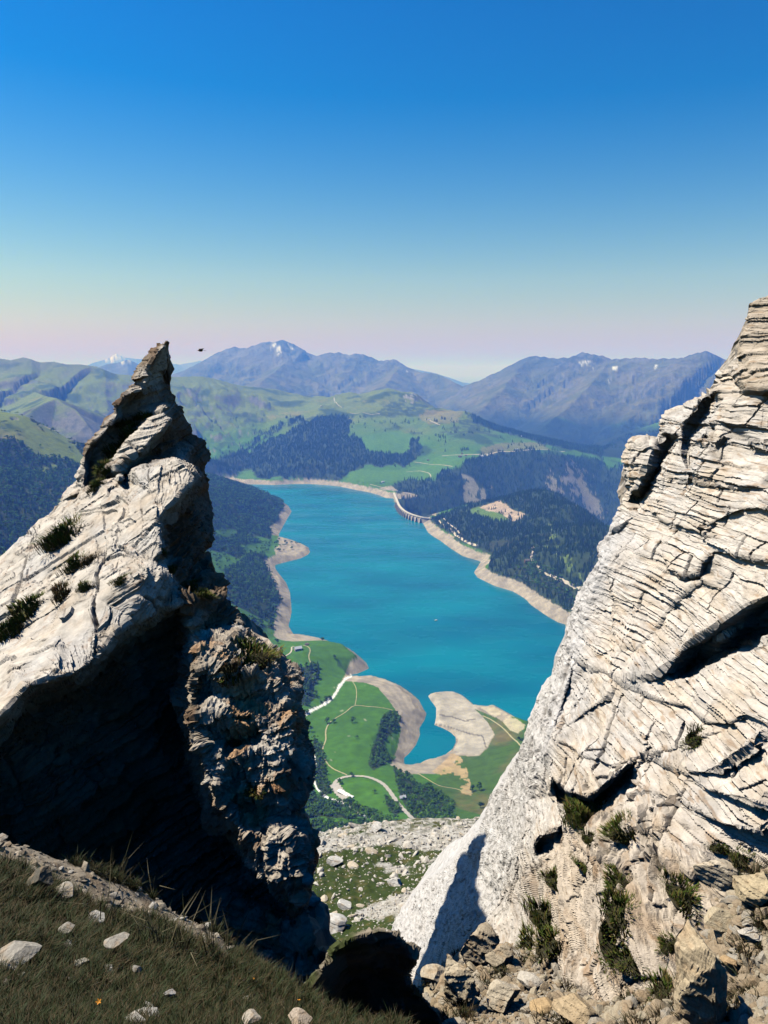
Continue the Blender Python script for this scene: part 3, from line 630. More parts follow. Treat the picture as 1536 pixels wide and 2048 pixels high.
def hexc(c): return np.array(c, np.float32)

def rock_mat(name, rot, scl, base=4.0, bump=0.6, bdist=0.02, var=0.3):
    """Col attribute x stretched grain along the beds, dark hairline partings, fine relief"""
    m, t, b = new_mat(name, 0.92, 0.15); L = t.links.new
    at = t.nodes.new('ShaderNodeAttribute'); at.attribute_name = 'Col'
    tc = t.nodes.new('ShaderNodeTexCoord'); mp = t.nodes.new('ShaderNodeMapping'); mp.vector_type = 'TEXTURE'; mp.inputs['Rotation'].default_value = rot; mp.inputs['Scale'].default_value = scl
    L(tc.outputs['Object'], mp.inputs[0])
    n = t.nodes.new('ShaderNodeTexNoise'); n.inputs['Scale'].default_value = base; n.inputs['Detail'].default_value = 9; n.inputs['Roughness'].default_value = 0.7; n.inputs['Distortion'].default_value = 0.4
    n2 = t.nodes.new('ShaderNodeTexNoise'); n2.inputs['Scale'].default_value = 9.0; n2.inputs['Detail'].default_value = 8; n2.inputs['Roughness'].default_value = 0.7
    L(mp.outputs[0], n.inputs['Vector']); L(tc.outputs['Object'], n2.inputs['Vector'])
    r = t.nodes.new('ShaderNodeMapRange'); r.inputs['From Min'].default_value = 0.3; r.inputs['From Max'].default_value = 0.7; r.inputs['To Min'].default_value = 1 - var; r.inputs['To Max'].default_value = 1 + var
    r2 = t.nodes.new('ShaderNodeMapRange'); r2.inputs['From Min'].default_value = 0.3; r2.inputs['From Max'].default_value = 0.7; r2.inputs['To Min'].default_value = 0.85; r2.inputs['To Max'].default_value = 1.15
    cr = t.nodes.new('ShaderNodeMapRange'); cr.interpolation_type = 'SMOOTHSTEP'; cr.inputs['From Min'].default_value = 0.30; cr.inputs['From Max'].default_value = 0.40; cr.inputs['To Min'].default_value = 0.35; cr.inputs['To Max'].default_value = 1.0
    L(n.outputs['Fac'], r.inputs['Value']); L(n2.outputs['Fac'], r2.inputs['Value']); L(n.outputs['Fac'], cr.inputs['Value'])
    m1 = t.nodes.new('ShaderNodeMath'); m1.operation = 'MULTIPLY'; m2 = t.nodes.new('ShaderNodeMath'); m2.operation = 'MULTIPLY'
    L(r.outputs[0], m1.inputs[0]); L(r2.outputs[0], m1.inputs[1]); L(m1.outputs[0], m2.inputs[0]); L(cr.outputs[0], m2.inputs[1])
    mx = t.nodes.new('ShaderNodeVectorMath'); mx.operation = 'SCALE'; L(at.outputs['Color'], mx.inputs[0]); L(m2.outputs[0], mx.inputs['Scale']); L(mx.outputs[0], b.inputs['Base Color'])
    ad = t.nodes.new('ShaderNodeMath'); ad.operation = 'ADD'; L(n.outputs['Fac'], ad.inputs[0]); L(n2.outputs['Fac'], ad.inputs[1])
    bp = t.nodes.new('ShaderNodeBump'); bp.inputs['Strength'].default_value = bump; bp.inputs['Distance'].default_value = bdist; L(ad.outputs[0], bp.inputs['Height']); L(bp.outputs[0], b.inputs['Normal'])
    return m

# ------------------------------------------------------------------ right crag
DR = Depth([(1510,600,10.6),(1600,600,10),(1485,700,10.6),(1460,740,11),(1390,800,11.6),(1330,860,12.0),(1260,900,12.6),(1250,980,12.6),(1230,1060,12.4),(1200,1130,12.2),(1140,1250,12.6),(1095,1370,12.9),(1050,1450,13.3),(1010,1560,15.0),(970,1650,16.0),(900,1730,17.2),(800,1850,18.2),(830,1950,15.6),
 (1536,800,9.8),(1450,900,10.2),(1536,1000,8.9),(1400,1050,10.0),(1300,1150,10.8),(1536,1200,8.2),(1350,1300,9.6),(1200,1350,10.7),(1536,1400,7.6),(1400,1450,8.4),(1250,1500,9.3),(1120,1500,10.4),(1536,1600,6.8),(1400,1650,7.4),(1250,1700,8.2),(1100,1700,9.8),(1536,1800,7.0),(1350,1850,6.9),(1200,1850,7.6),(1050,1800,11.8),(950,1850,14.2),(1536,2048,6.6),(1350,2048,6.4),(1150,2000,7.6),(1700,700,9),(1700,1200,7),(1700,1700,6.6),(1700,2048,6.2)])
out_r = [(1720,540),(1600,560),(1536,588),(1525,592),(1512,602),(1502,612),(1499,635),(1495,655),(1487,670),(1484,695),(1482,722),(1476,733),(1462,738),(1450,745),(1446,757),(1437,768),(1427,782),(1408,790),(1392,796),(1370,808),(1352,818),(1338,828),(1330,843),(1327,850),(1328,865),(1324,877),(1310,880),(1290,879),(1278,880),(1268,883),(1262,897),(1256,912),(1254,930),(1256,950),(1262,972),(1262,983),(1254,992),(1250,1008),(1240,1020),(1235,1035),(1232,1052),(1228,1066),(1218,1082),(1206,1092),(1202,1104),(1204,1118),(1198,1134),(1187,1152),(1174,1175),(1162,1200),(1153,1222),(1143,1240),(1137,1256),(1135,1275),(1126,1292),(1116,1318),(1107,1345),(1096,1368),(1083,1386),(1074,1402),(1066,1425),(1056,1448),(1050,1475),(1040,1500),(1028,1525),(1012,1552),(996,1578),(980,1600),(975,1618),(974,1634),(958,1658),(940,1682),(926,1704),(908,1724),(880,1748),(850,1766),(828,1790),(812,1812),(797,1838),(788,1860),(802,1880),(822,1892),(834,1905),(826,1925),(822,1950),(835,1975),(840,2060),(860,2200),(1150,2300),(1720,2300)]
def off(L, o): return [(x, y, 'o', o) for x, y in L]
R1lip = off([(1318,1347),(1345,1322),(1378,1285),(1440,1245),(1500,1206),(1560,1180),(1660,1140)], -0.22)
R1roof = off([(1334,1354),(1352,1334),(1385,1299),(1446,1260),(1506,1222),(1564,1197),(1662,1156)], 0.95)
R1in = off([(1372,1345),(1415,1322),(1470,1294),(1540,1268),(1650,1228)], 1.6)
R1low = off([(1316,1352),(1352,1362),(1385,1362),(1432,1337),(1480,1312),(1536,1290),(1650,1255)], 0.05)
R2lip = off([(1106,1556),(1118,1572),(1150,1585),(1180,1590),(1210,1568),(1258,1527)], -0.2)
R2roof = off([(1110,1567),(1122,1581),(1152,1594),(1182,1598),(1212,1578),(1252,1542)], 0.7)
R2in = off([(1112,1585),(1150,1602),(1185,1612),(1215,1590),(1250,1565)], 0.75)
R2low = off([(1104,1590),(1140,1630),(1190,1650),(1240,1640),(1262,1590)], 0.05)
R3lip = off([(1068,1690),(1080,1672),(1110,1660),(1136,1640)], -0.12)
R3in = off([(1078,1700),(1098,1690),(1122,1675)], 0.7)
R3low = off([(1070,1712),(1090,1718),(1112,1708),(1132,1680)], 0.0)
R4lip = off([(1266,1662),(1290,1655),(1318,1655)], -0.12)
R4in = off([(1275,1672),(1310,1672)], 0.6)
R4low = off([(1268,1680),(1295,1684),(1320,1683)], 0.0)
R5 = off([(1330,870),(1345,880),(1338,905),(1325,930),(1310,955),(1296,985),(1282,1000)], 0.85)
R5a = off([(1285,885),(1300,905),(1292,935),(1284,955),(1275,975)], -0.30)
R5b = off([(1362,872),(1358,900),(1340,930),(1325,955),(1310,985),(1294,1010),(1275,1030)], -0.15)
R6 = off([(1428,800),(1415,822),(1395,850),(1385,872),(1375,890)], 0.45)
R6a = off([(1400,800),(1385,825),(1365,850),(1350,868)], -0.25)
R6b = off([(1450,800),(1436,822),(1420,850),(1400,880)], -0.15)
R7 = off([(1365,1152),(1380,1160),(1398,1158),(1408,1140)], 0.35); R7a = off([(1350,1150),(1358,1165),(1385,1172),(1412,1160),(1440,1162)], -.05); R7b = off([(1352,1144),(1378,1150),(1396,1146),(1402,1128)], -0.15)
PilA = off([(1482,722),(1486,745),(1484,760),(1500,775),(1536,778),(1620,778)], -0.35); PilB = off([(1470,745),(1476,768),(1490,787),(1536,790),(1620,792)], 0.15)
Edge1 = off([(1230,1060),(1214,1115),(1190,1180),(1168,1250),(1150,1320),(1125,1400),(1090,1500),(1060,1600),(1030,1700),(1000,1800)], -0.30)   # where the pale lower face turns to the bedded one
Bev = off([(1480,800),(1452,840),(1430,900),(1400,960),(1370,1020),(1330,1100),(1290,1200),(1262,1290)], -0.12)
def ledge(pts, up=0.03, dn=0.10, w=4.5):
    P = np.array(pts, float); t = np.gradient(P, axis=0); n = np.stack([-t[:, 1], t[:, 0]], 1); n /= np.linalg.norm(n, axis=1)[:, None] + 1e-9
    n = np.where((n[:, 1:2] < 0) & (np.abs(n[:, 1:2]) > .2), -n, n)
    Q = P + n * w; return [off([tuple(p) for p in P], -up), off([tuple(q) for q in Q], dn)]
LEDGES = []
for a_ in ([(1181,1329),(1216,1341),(1255,1360),(1279,1376),(1328,1400),(1384,1414),(1419,1444),(1450,1449),(1489,1431)], [(1150,1440),(1172,1422),(1195,1407),(1223,1390)], [(1268,1516),(1300,1505),(1349,1498),(1377,1484),(1412,1470)],
           [(1122,1480),(1167,1508),(1223,1530)], [(1394,1172),(1363,1194),(1335,1226),(1314,1264),(1293,1295)], [(1244,1215),(1243,1257),(1241,1309)], [(1133,1397),(1129,1432),(1119,1466)],
           [(1157,1786),(1144,1840),(1124,1890)], [(1268,1700),(1270,1757)], [(1119,1943),(1165,1968),(1206,1997),(1231,2026)], [(1347,1716),(1384,1745)], [(1412,870),(1469,881),(1536,895),(1620,905)],
           [(1378,958),(1469,969),(1536,973),(1620,980)], [(1427,1103),(1498,1111),(1536,1120),(1620,1135)], [(1470,1023),(1500,1015),(1560,1020)], [(1330,1040),(1360,1052),(1392,1060)], [(1500,1500),(1440,1540),(1400,1545)],
           [(1300,1580),(1380,1610),(1450,1650),(1520,1670)], [(1350,1530),(1420,1580),(1500,1610),(1600,1650)], [(1180,1700),(1230,1720),(1262,1745)]):
    LEDGES += ledge(a_)
zone_r = [[(1260,1040),(1215,1130),(1190,1200),(1165,1300),(1135,1400),(1110,1500),(1090,1600),(1060,1700),(1062,1800),(1040,1900),(980,1900),(700,2000),(700,1700),(1150,1000)],
          [(1140,1640),(1300,1640),(1400,1720),(1720,1650),(1720,2300),(800,2300),(900,1960),(1040,1900),(1060,1760)],
          [(1470,560),(1720,500),(1720,800),(1536,790),(1480,780)]]
V, F, fr_, Z = cage(out_r, DR, [R1lip, R1roof, R1in, R1low, R2lip, R2roof, R2in, R2low, R3lip, R3in, R3low, R4lip, R4in, R4low, R5, R5a, R5b, R6, R6a, R6b, R7, R7a, R7b, PilA, PilB, Edge1, Bev] + LEDGES,
    pts=[(x, y) for x in range(1180, 1700, 90) for y in range(700, 2250, 95) if x > 1500 - (y - 700) * .28 + 40], thick=5.0, zones=zone_r, back_pull=0.2)
V, F, fr_, Z = refine(V, F, fr_, Z, 3.3, 9.0, cap=1100000)
V = relax(V, F, 3)
print('right crag', len(F), _t.time() - _t0, flush=True)
def crag_right(V, F, Z):
    P0 = V; zs, zb, zp = Z[:, 0], Z[:, 1], Z[:, 2]
    N = vnorm(V, F)
    V = V + N * (0.16 * fbm3(P0 / 1.6 + 3, 3) + 0.07 * fbm3(P0 / 0.5, 3))[:, None] * (1 - .3 * zs)[:, None]
    N = vnorm(relax(V, F, 4), F)
    fr = frame((0.10, 0.04, 1.0), (0.6, 0.8, 0)); fr2 = frame((-.8, -.35, .35), (0.3, -.9, 0))
    mask = sst(-.45, .25, fbm3(P0 / 1.3 + 9, 3)); fine = sst(-.3, .3, fbm3(P0 / .7 + 19, 2))
    frb = frame((0.34, -0.30, 0.9), (0.6, 0.8, 0)); zt = sst(.3, .7, zb)
    along = np.sqrt(np.clip(1 - (N @ fr[2]) ** 2, .04, 1)); alb = np.sqrt(np.clip(1 - (N @ frb[2]) ** 2, .04, 1)) ** 2
    b1 = beds(P0, frb, 0.5, 1.6, 1.3, 11, 0.04, .5)[0]; b2 = beds(P0, frb, 0.18, 0.9, 0.7, 12, 0.08, 1.0, .5)[0]; b3 = beds(P0, frb, 0.07, 0.8, 0.7, 13, 0.09, 1.2, .3)[0]
    a1, e1, w1, h1 = beds(P0, fr, 0.75, 1.6, 1.3, 1, 0.05, .35)
    a2, e2, w2, h2 = beds(P0, fr, 0.24, 0.8, 0.6, 2, 0.06, .9)
    a3, e3, w3, h3 = beds(P0, fr, 0.085, 0.7, 0.6, 3, 0.10, 1.1, .4)
    def part(f, T, k): q = P0 @ np.array(f).T; return fbm3(q / np.array([T * 9, T * 9, T]) + k, 4, .55, True)
    a4 = part(fr, .045, 3.0) - .2; a5 = part(frb, .05, 7.0) - .2
    amp = (1 - .72 * zs)
    d = 0.062 * a1 * (1 - .5 * zs) + 0.037 * a2 * (0.35 + .65 * mask) * amp + 0.028 * a3 * (0.3 + .7 * fine) * amp + 0.022 * a4 * amp * along * (.4 + .6 * mask)
    d = d * (1 - zt) + zt * (alb * (0.10 * b1 + .02 * b2) + .10 * (part(frb, .13, 9.0) - .2) + .035 * a5)
    d = d + zs * (0.05 * fbm3(P0 / .25, 3, .55, True) + 0.03 * fbm3(P0 / .08, 2))
    crack = sst(0.03, 0.0, e1) * sst(.5, .75, hash01(np.floor(P0 @ fr[2] / 1.5), 5)) + sst(0.03, 0.0, e2) * (h2 > .3)
    crack = np.clip(crack, 0, 1)
    d = d - 0.07 * crack * (1 - .6 * zs)
    # wavering long cracks that cut across the beds
    q = P0 @ frame((0.75, 0.1, -0.62), (0, 1, 0))[2] + 0.25 * fbm3(P0 / 1.2 + 5, 3); cq = np.abs((q / 1.9) % 1 - .5) * 1.9
    d = d - 0.08 * sst(0.03, 0, cq) * sst(.1, .35, fbm3(P0 / 2 + 2, 2)); crack = np.maximum(crack, .7 * sst(.03, 0, cq) * sst(.1, .35, fbm3(P0 / 2 + 2, 2)))
    out = N * 0.8 + np.array([-.25, -.35, 0.0]); out /= np.linalg.norm(out, axis=1)[:, None]
    V2 = V + out * d[:, None]
    # colours: cream stone, grey weathering, rusty partings
    cream, warm, grey, rust, white = hexc((.47, .42, .36)), hexc((.41, .33, .24)), hexc((.37, .355, .335)), hexc((.24, .15, .08)), hexc((.43, .415, .40))
    n1 = fbm3(P0 / 0.9 + 1, 4); n2 = fbm3(P0 * np.array([1, 1, 4.0]) / 0.5 + 4, 4); n3 = fbm3(P0 * np.array([1, 1, 7.0]) / .22, 3)
    c = mix(np.broadcast_to(cream, V.shape), warm, sst(-.2, .5, n2) * .7); c = mix(c, grey, sst(0, .45, n1) * .6)
    c = mix(c, white, zs * .8); c = mix(c, warm * .95, zb * .6); c = mix(c, rust, zb * sst(.1, .5, n2) * .45); c = mix(c, warm * .8, zp * .7)
    c = mix(c, rust, sst(.22, .5, n3) * (1 - .8 * zs) * .6)
    c = mix(c, hexc((.12, .10, .08)), crack * .6 + 0.5 * sst(.25, .5, -n3) * sst(0.1, .4, n1) * (1 - zs))
    c = c * (1 + .15 * h3 * (1 - zs))[:, None]
    return V2, c
V, c = crag_right(V, F, Z)
M_ROCK = rock_mat('crag_rock', (0, 0, 0), (1, 1, 0.16), 3.0, 0.7, 0.03)
crag_r = mesh_np('rock_crag', V, F, M_ROCK, c)
tag(crag_r, 'huge cream crag of thin flat beds rising on the right beside the lake', 'crag')
# ------------------------------------------------------------------ left spire
DL = Depth([(-260,1350,9.5),(-200,1230,11),(-60,1150,12),(0,1112,12.0),(60,1062,12.3),(118,1005,13.2),(160,930,13.8),(205,845,14.0),(262,772,14.3),(312,684,14.5),(340,683,14.5),(337,708,14.9),(328,762,15.0),(354,808,15.3),(390,858,15.4),(424,912,15.4),(420,1000,15.0),(429,1040,13.7),(412,1090,12.6),(405,1120,11.9),(420,1160,11.1),(450,1195,10.6),
 (481,1243,10.4),(500,1285,9.8),(550,1325,9.8),(603,1375,9.9),(603,1455,9.8),(624,1530,9.7),(590,1610,9.5),(632,1700,9.4),(603,1850,9.3),(700,2100,9),(300,2250,9.8),(-260,1900,8.4),(-260,1640,8.0)])
out_l = [(-260,1350),(-200,1230),(-60,1150),(-20,1128),(0,1112),(18,1098),(35,1085),(46,1070),(62,1060),(85,1045),(100,1035),(108,1022),(120,1004),(128,986),(140,972),(150,962),(154,945),(160,930),(163,908),(170,888),(182,872),(192,862),(203,850),(205,838),(216,828),(230,820),(229,806),(240,795),(244,782),(258,772),(268,765),(266,755),(272,742),(278,732),(285,722),(290,710),(298,704),(299,692),(312,690),(309,683),(325,683),(332,678),(341,680),(337,687),(334,692),(337,702),(341,710),(336,722),(332,733),(322,742),(326,752),(328,766),(338,768),(345,780),(352,790),(354,806),(364,812),(368,826),(374,842),(386,850),(388,862),(398,872),(410,880),(416,892),(424,905),(420,920),(412,932),(415,950),(420,965),(418,982),(424,1000),(428,1020),(427,1042),(429,1058),(422,1072),(418,1086),(406,1096),(403,1112),(410,1126),(426,1128),(427,1142),(420,1152),(424,1162),(438,1172),(450,1190),(462,1206),(470,1222),(480,1236),(482,1252),(478,1264),(488,1272),(500,1283),(520,1292),(540,1300),(550,1312),(553,1328),(570,1342),(588,1352),(600,1362),(604,1380),(600,1402),(600,1425),(604,1455),(610,1480),(620,1500),(624,1530),(620,1560),(606,1582),(592,1600),(590,1618),(600,1636),(618,1650),(628,1676),(632,1700),(630,1735),(620,1775),(608,1808),(606,1840),(612,1872),(636,1900),(690,1945),(760,2200),(300,2300),(-260,2000)]
slabB = [(-260,1600,6.3),(-100,1492,7.0),(0,1432,7.5),(12,1418,7.45),(32,1396,7.6),(50,1375,7.6),(72,1365,7.8),(95,1358,7.8),(120,1352,7.9),(145,1348,8.1),(160,1338,8.25),(180,1322,8.4),(205,1298,8.6),(222,1270,8.8),(240,1256,8.9),(262,1240,9.05),(300,1230,9.2),(325,1214,9.4),(352,1210,9.5),(345,1180,9.7),(328,1150,9.5),(305,1122,9.6),(318,1105,9.7),(300,1086,9.9),(316,1070,10),(312,1042,10.2),(330,1018,10.5),(352,1000,10.6),(383,962,11.0),(378,945,11.1),(355,926,11.3)]
slabT = [(355,926,11.3),(330,930,11.4),(305,940,11.5),(275,946,11.7),(240,958,11.9),(205,972,12.1),(170,984,12.4),(148,988,12.6),(120,1004)]
behind = [(362,922,13.6),(330,922,13.5),(300,932,13.5),(240,950,13.4),(212,964,13.4),(165,978,13.3)]
under = [(-100,1530,8.6),(0,1470,8.7),(60,1402,9.0),(120,1385,9.2),(175,1360,9.5),(235,1300,9.9),(300,1262,10.2),(372,1228,10.4),(368,1180,10.5),(350,1140,10.5),(330,1118,10.7),(340,1090,11.0),(338,1050,11.3),(360,1025,11.9),(395,968,12.6)]
stripL = [(160,992,12.9),(167,975,12.95),(166,940,13.25),(171,907,13.4),(185,885,13.5),(200,873,13.5),(213,857,13.6),(233,830,13.7),(230,813,13.75),(247,793,13.85),(262,785,13.9),(283,780,13.9),(293,763,13.95),(290,745,14.0),(300,728,14.05),(310,712,14.1),(326,694,14.15)]
stripR = [(176,968,14.0),(176,940,14.1),(182,908,14.2),(208,878,14.3),(222,860,14.4),(243,838,14.5),(243,815,14.5),(256,800,14.6),(290,790,14.6),(302,766,14.6),(303,742,14.6),(316,720,14.6),(330,702,14.6)]
ribL = [(206,962,12.75),(212,945,13.0),(228,925,13.05),(242,905,13.1),(252,888,13.2),(275,868,13.3),(292,850,13.35),(305,832,13.4),(318,828,13.4)]
ribR = [(222,966,12.6),(235,960,12.7),(240,935,12.85),(258,915,12.9),(285,900,13.0),(300,880,13.1),(325,860,13.2),(342,838,13.35),(326,829,13.4)]
ribLo = [(202,952,13.7),(222,922,13.9),(244,888,14.0),(270,860,14.1),(300,826,14.3)]
ribRo = [(246,960,13.6),(268,925,13.9),(295,905,14.1),(318,885,14.2),(345,855,14.4),(350,836,14.5)]
blockL = [(372,1230,10.0),(386,1262,9.6),(392,1300,9.2),(388,1340,9.0),(384,1380,8.9),(390,1430,8.8),(402,1480,8.75),(412,1530,8.7),(430,1580,8.65),(450,1620,8.6),(480,1655,8.6),(520,1700,8.55),(560,1745,8.55),(600,1800,8.6)]
blockLo = [(350,1250,10.4),(366,1300,10.6),(368,1380,10.7),(374,1440,10.7),(388,1500,10.7),(400,1560,10.7),(430,1630,10.7),(470,1690,10.7),(520,1750,10.6),(580,1830,10.4)]
blockT = [(392,1300,9.2),(420,1296,9.25),(450,1282,9.4),(478,1268,9.8)]
notch = [(400,1268,10.3),(430,1262,10.4),(455,1255,10.5)]
ridgeM = [(352,1210,9.5),(380,1196,9.7),(402,1192,9.9),(425,1188,10.1),(436,1175,10.5)]
ridgeMo = [(372,1215,9.8),(400,1212,10.1),(425,1215,10.3),(455,1235,10.4)]
hole = [(400,1388,9.3),(430,1392,9.2),(470,1398,9.2),(500,1398,9.25)]
hole2 = [(420,1470,9.1),(465,1478,9.05),(520,1470,9.05)]
hole3 = [(470,1610,8.95),(510,1622,8.9),(550,1625,8.9)]
bump_ = [(420,1330,9.0),(450,1350,9.0),(500,1340,9.1),(540,1360,9.1),(575,1400,9.1)]
bump2 = [(410,1500,8.72),(450,1520,8.65),(500,1500,8.75),(540,1490,8.7),(580,1500,8.7),(600,1540,8.8)]
bump4 = [(430,1420,8.8),(480,1440,8.8),(530,1440,8.8),(585,1445,8.8)]
bump5 = [(470,1560,8.9),(520,1575,8.8),(570,1570,8.7),(590,1590,8.9)]
bump3 = [(520,1680,8.7),(560,1660,8.6),(590,1690,8.5),(600,1740,8.5)]
def plD(x, y):
    A_ = np.array([[0, 1112, 1], [355, 926, 1], [160, 1338, 1.]]); k_ = np.linalg.solve(A_, 1 / np.array([12.0, 11.3, 8.25])); return 1 / float(k_ @ [x, y, 1])
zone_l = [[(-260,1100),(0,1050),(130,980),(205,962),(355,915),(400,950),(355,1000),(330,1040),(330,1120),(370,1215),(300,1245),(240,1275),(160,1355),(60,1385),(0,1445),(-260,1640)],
          [(384,1262),(480,1240),(620,1330),(660,1500),(660,1900),(560,1900),(480,1660),(400,1540)],
          [(100,1010),(350,660),(350,720),(300,800),(180,1000)], [(200,975),(200,945),(300,822),(350,822),(350,848),(240,975)]]
V, F, fr_, Z = cage(out_l, DL, [slabB, slabT, behind, under, stripL, stripR, ribL, ribR, ribLo, ribRo, blockL, blockLo, blockT, notch, ridgeM, ridgeMo, hole, hole2, hole3, bump_, bump2, bump3, bump4, bump5],
    pts=[(100,1600,8.9),(200,1500,9.6),(200,1750,9.6),(0,1700,8.9),(300,1450,10.0),(300,1650,10.1),(400,1780,10.4),(100,1500,9.2),(-100,1650,8.8),(380,1000,13.0),(390,1060,12.2),(380,1120,11.3),(390,930,14.4),(350,880,14.6),(330,800,14.6),] + [(x, y, plD(x, y) + random.uniform(-.12, .12)) for x, y in ((60,1200),(160,1150),(240,1080),(120,1270),(200,1200),(280,1150),(0,1300),(60,1120),(150,1050),(260,1010),(20,1210),(300,980),(-80,1350))], thick=1.5, zones=zone_l, back_pull=0.3)
V, F, fr_, Z = refine(V, F, fr_, Z, 3.6, 9.0, cap=900000)
V = relax(V, F, 3)
print('left spire', len(F), _t.time() - _t0, flush=True)
def spire(V, F, Z):
    P0 = V; zs, zo, zt = Z[:, 0], Z[:, 1], np.maximum(Z[:, 2], Z[:, 3])
    N = vnorm(V, F)
    hi0 = sst(12.4, 13.4, (P0 - np.array([0, 0, CAMZ])) @ np.array([0, cp, -sp]))
    V = V + (1 - .6 * hi0)[:, None] * N * (0.10 * fbm3(P0 / 1.3 + 3, 3) * (1 - .6 * zs) + 0.06 * fbm3(P0 / 0.4, 3) * (1 - .5 * zs) + zo * 0.07 * fbm3(P0 / .45 + 7, 3))[:, None]
    V = V + N * ((1 - zs) * (1 - zo) * (1 - hi0) * (.16 * fbm3(P0 / .9 + 21, 3) + .12 * fbm3(P0 / .45 + 3, 3, .5, True)))[:, None]
    N = vnorm(relax(V, F, 4), F)
    fr = frame((-.50, -.42, .76), (0.8, 0, .6)); fr2 = frame((-.28, -.1, .95), (.8, .6, 0))
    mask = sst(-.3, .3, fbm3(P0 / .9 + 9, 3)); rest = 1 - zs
    s1 = beds(P0, fr, .13, 1.4, .8, 21, .09, .2); s2 = beds(P0, fr, .045, .42, .26, 22, .10, .2); s3 = beds(P0, fr, .018, .15, .1, 23, .1, .2)
    t1 = beds(P0, fr2, .34, .9, .8, 31, .05, .8); t2 = beds(P0, fr2, .12, .4, .35, 32, .06, 1.); t3 = beds(P0, fr2, .045, .18, .16, 33, .07, 1.1)
    ds = 0.10 * s1[0] + 0.055 * s2[0] * mask + 0.024 * s3[0] * mask
    dt = 0.13 * t1[0] + 0.06 * t2[0] + 0.024 * t3[0]
    orr = fbm3(P0 @ np.array(frame((-.2, -.3, .9), (.7, 0, -.7))).T / np.array([.07, .10, .35]), 3, .55, True)
    d = zs * ds + rest * dt * (1 - .5 * zo) + zo * (0.07 * orr + 0.05 * fbm3(P0 / .12, 2))
    hi = sst(12.4, 13.4, (P0 - np.array([0, 0, CAMZ])) @ np.array([0, cp, -sp])); d = d * (1 - .6 * hi) + hi * .05 * fbm3(P0 / .22, 4, .55)
    cr = sst(.03, 0, s1[1]) * (s1[3] > .05) + .6 * sst(.012, 0, s2[1]) * (s2[3] > .2); cr = np.clip(cr * mask, 0, 1) * zs
    cr = np.maximum(cr, sst(.04, 0, t1[1]) * (t1[3] > .1) * rest)
    d = d - 0.06 * cr
    # open slots between slabs
    q = P0 @ fr[0] + .07 * fbm3(P0 / .5, 3); cq = np.abs((q / 1.7 + .3) % 1 - .5) * 1.7
    sl = sst(.03, 0, cq) * sst(.0, .3, fbm3(P0 / 1.1 + 4, 2)) * zs; d = d - .12 * sl; cr = np.maximum(cr, sl)
    q = P0 @ fr[1] + .10 * fbm3(P0 / .4 + 8, 3); cq = np.abs((q / .62 + .1) % 1 - .5) * .62
    sl = sst(.022, 0, cq) * sst(.12, .3, fbm3(P0 / .55 + 14, 2)) * zs; d = d - .09 * sl; cr = np.maximum(cr, sl)
    V2 = V + N * d[:, None]
    cream, warm, grey, rust, orange = hexc((.42, .375, .315)), hexc((.38, .305, .225)), hexc((.37, .36, .345)), hexc((.22, .11, .05)), hexc((.42, .23, .10))
    n1 = fbm3(P0 / .7 + 1, 4); n2 = fbm3(P0 / .28 + 4, 4); n3 = fbm3(P0 / .12 + 8, 3)
    c = mix(np.broadcast_to(cream, V.shape), warm, sst(-.1, .5, n2) * .6); c = mix(c, grey, sst(0, .4, n1) * .5)
    c = mix(c, hexc((.15, .12, .085)), rest * (1 - zt) * .95); c = mix(c, rust * .6, rest * (1 - zt) * sst(-.2, .4, n1) * .7); c = mix(c, cream * 1.05, rest * zt * .5)  # rust-stained flank, darkened further to paint in shade; sunlit strips painted paler
    c = mix(c, hexc((.34, .29, .23)), zo * .9); c = mix(c, orange, zo * sst(.0, .35, n2 + .5 * n1) * .7); c = mix(c, rust, zo * sst(.1, .4, n3) * .5); c = mix(c, cream, zo * sst(.15, .4, -n2))
    c = mix(c, rust, sst(.3, .5, n3) * .35)
    c = mix(c, hexc((.10, .085, .07)), cr * .6)
    return V2, c * (1 + .12 * (zs * s2[3] + rest * t2[3]))[:, None]
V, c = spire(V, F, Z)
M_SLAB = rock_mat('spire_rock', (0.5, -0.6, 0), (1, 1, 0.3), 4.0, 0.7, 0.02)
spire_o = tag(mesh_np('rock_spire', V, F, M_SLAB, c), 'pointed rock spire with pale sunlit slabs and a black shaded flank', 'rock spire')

# dark hump of rock at the foot of the gap
DH = Depth([(560,2100,6.4),(600,1990,5.4),(640,1940,5.3),(745,1860,5.2),(832,1905,5.4),(815,1955,5.9),(900,2100,6.6),(700,1960,6.1),(780,1950,6.1),(740,2050,6.7),(650,2050,6.5),(830,2050,6.6)])
V, F, fr_, Z = cage([(540,2160),(560,2060),(600,1990),(640,1940),(664,1898),(690,1880),(715,1868),(732,1866),(745,1859),(775,1861),(800,1869),(812,1884),(826,1897),(833,1906),(831,1920),(820,1935),(812,1952),(828,1975),(852,1998),(880,2030),(930,2160)], DH, [], pts=[(700,1960),(780,1930),(740,2050),(650,2050),(820,2050),(690,1905),(760,1885),(640,1975)], thick=2.2, zones=[], back_pull=.35)
V, F, fr_, Z = refine(V, F, fr_, Z, 5.0, 5.0); V = relax(V, F, 3); N = vnorm(V, F)
V = V + N * (.10 * fbm3(V / .6, 4, .55) + .05 * beds(V, frame((-.3, -.2, .9), (.7, 0, -.7)), .14, .5, .4, 41, .05, .8)[0])[:, None]
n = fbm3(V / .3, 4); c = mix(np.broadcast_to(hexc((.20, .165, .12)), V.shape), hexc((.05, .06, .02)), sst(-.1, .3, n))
tag(mesh_np('rock_outcrop', V, F, M_SLAB, c), 'black shaded hump of rock at the foot of the gap above the grass', 'rock outcrop')
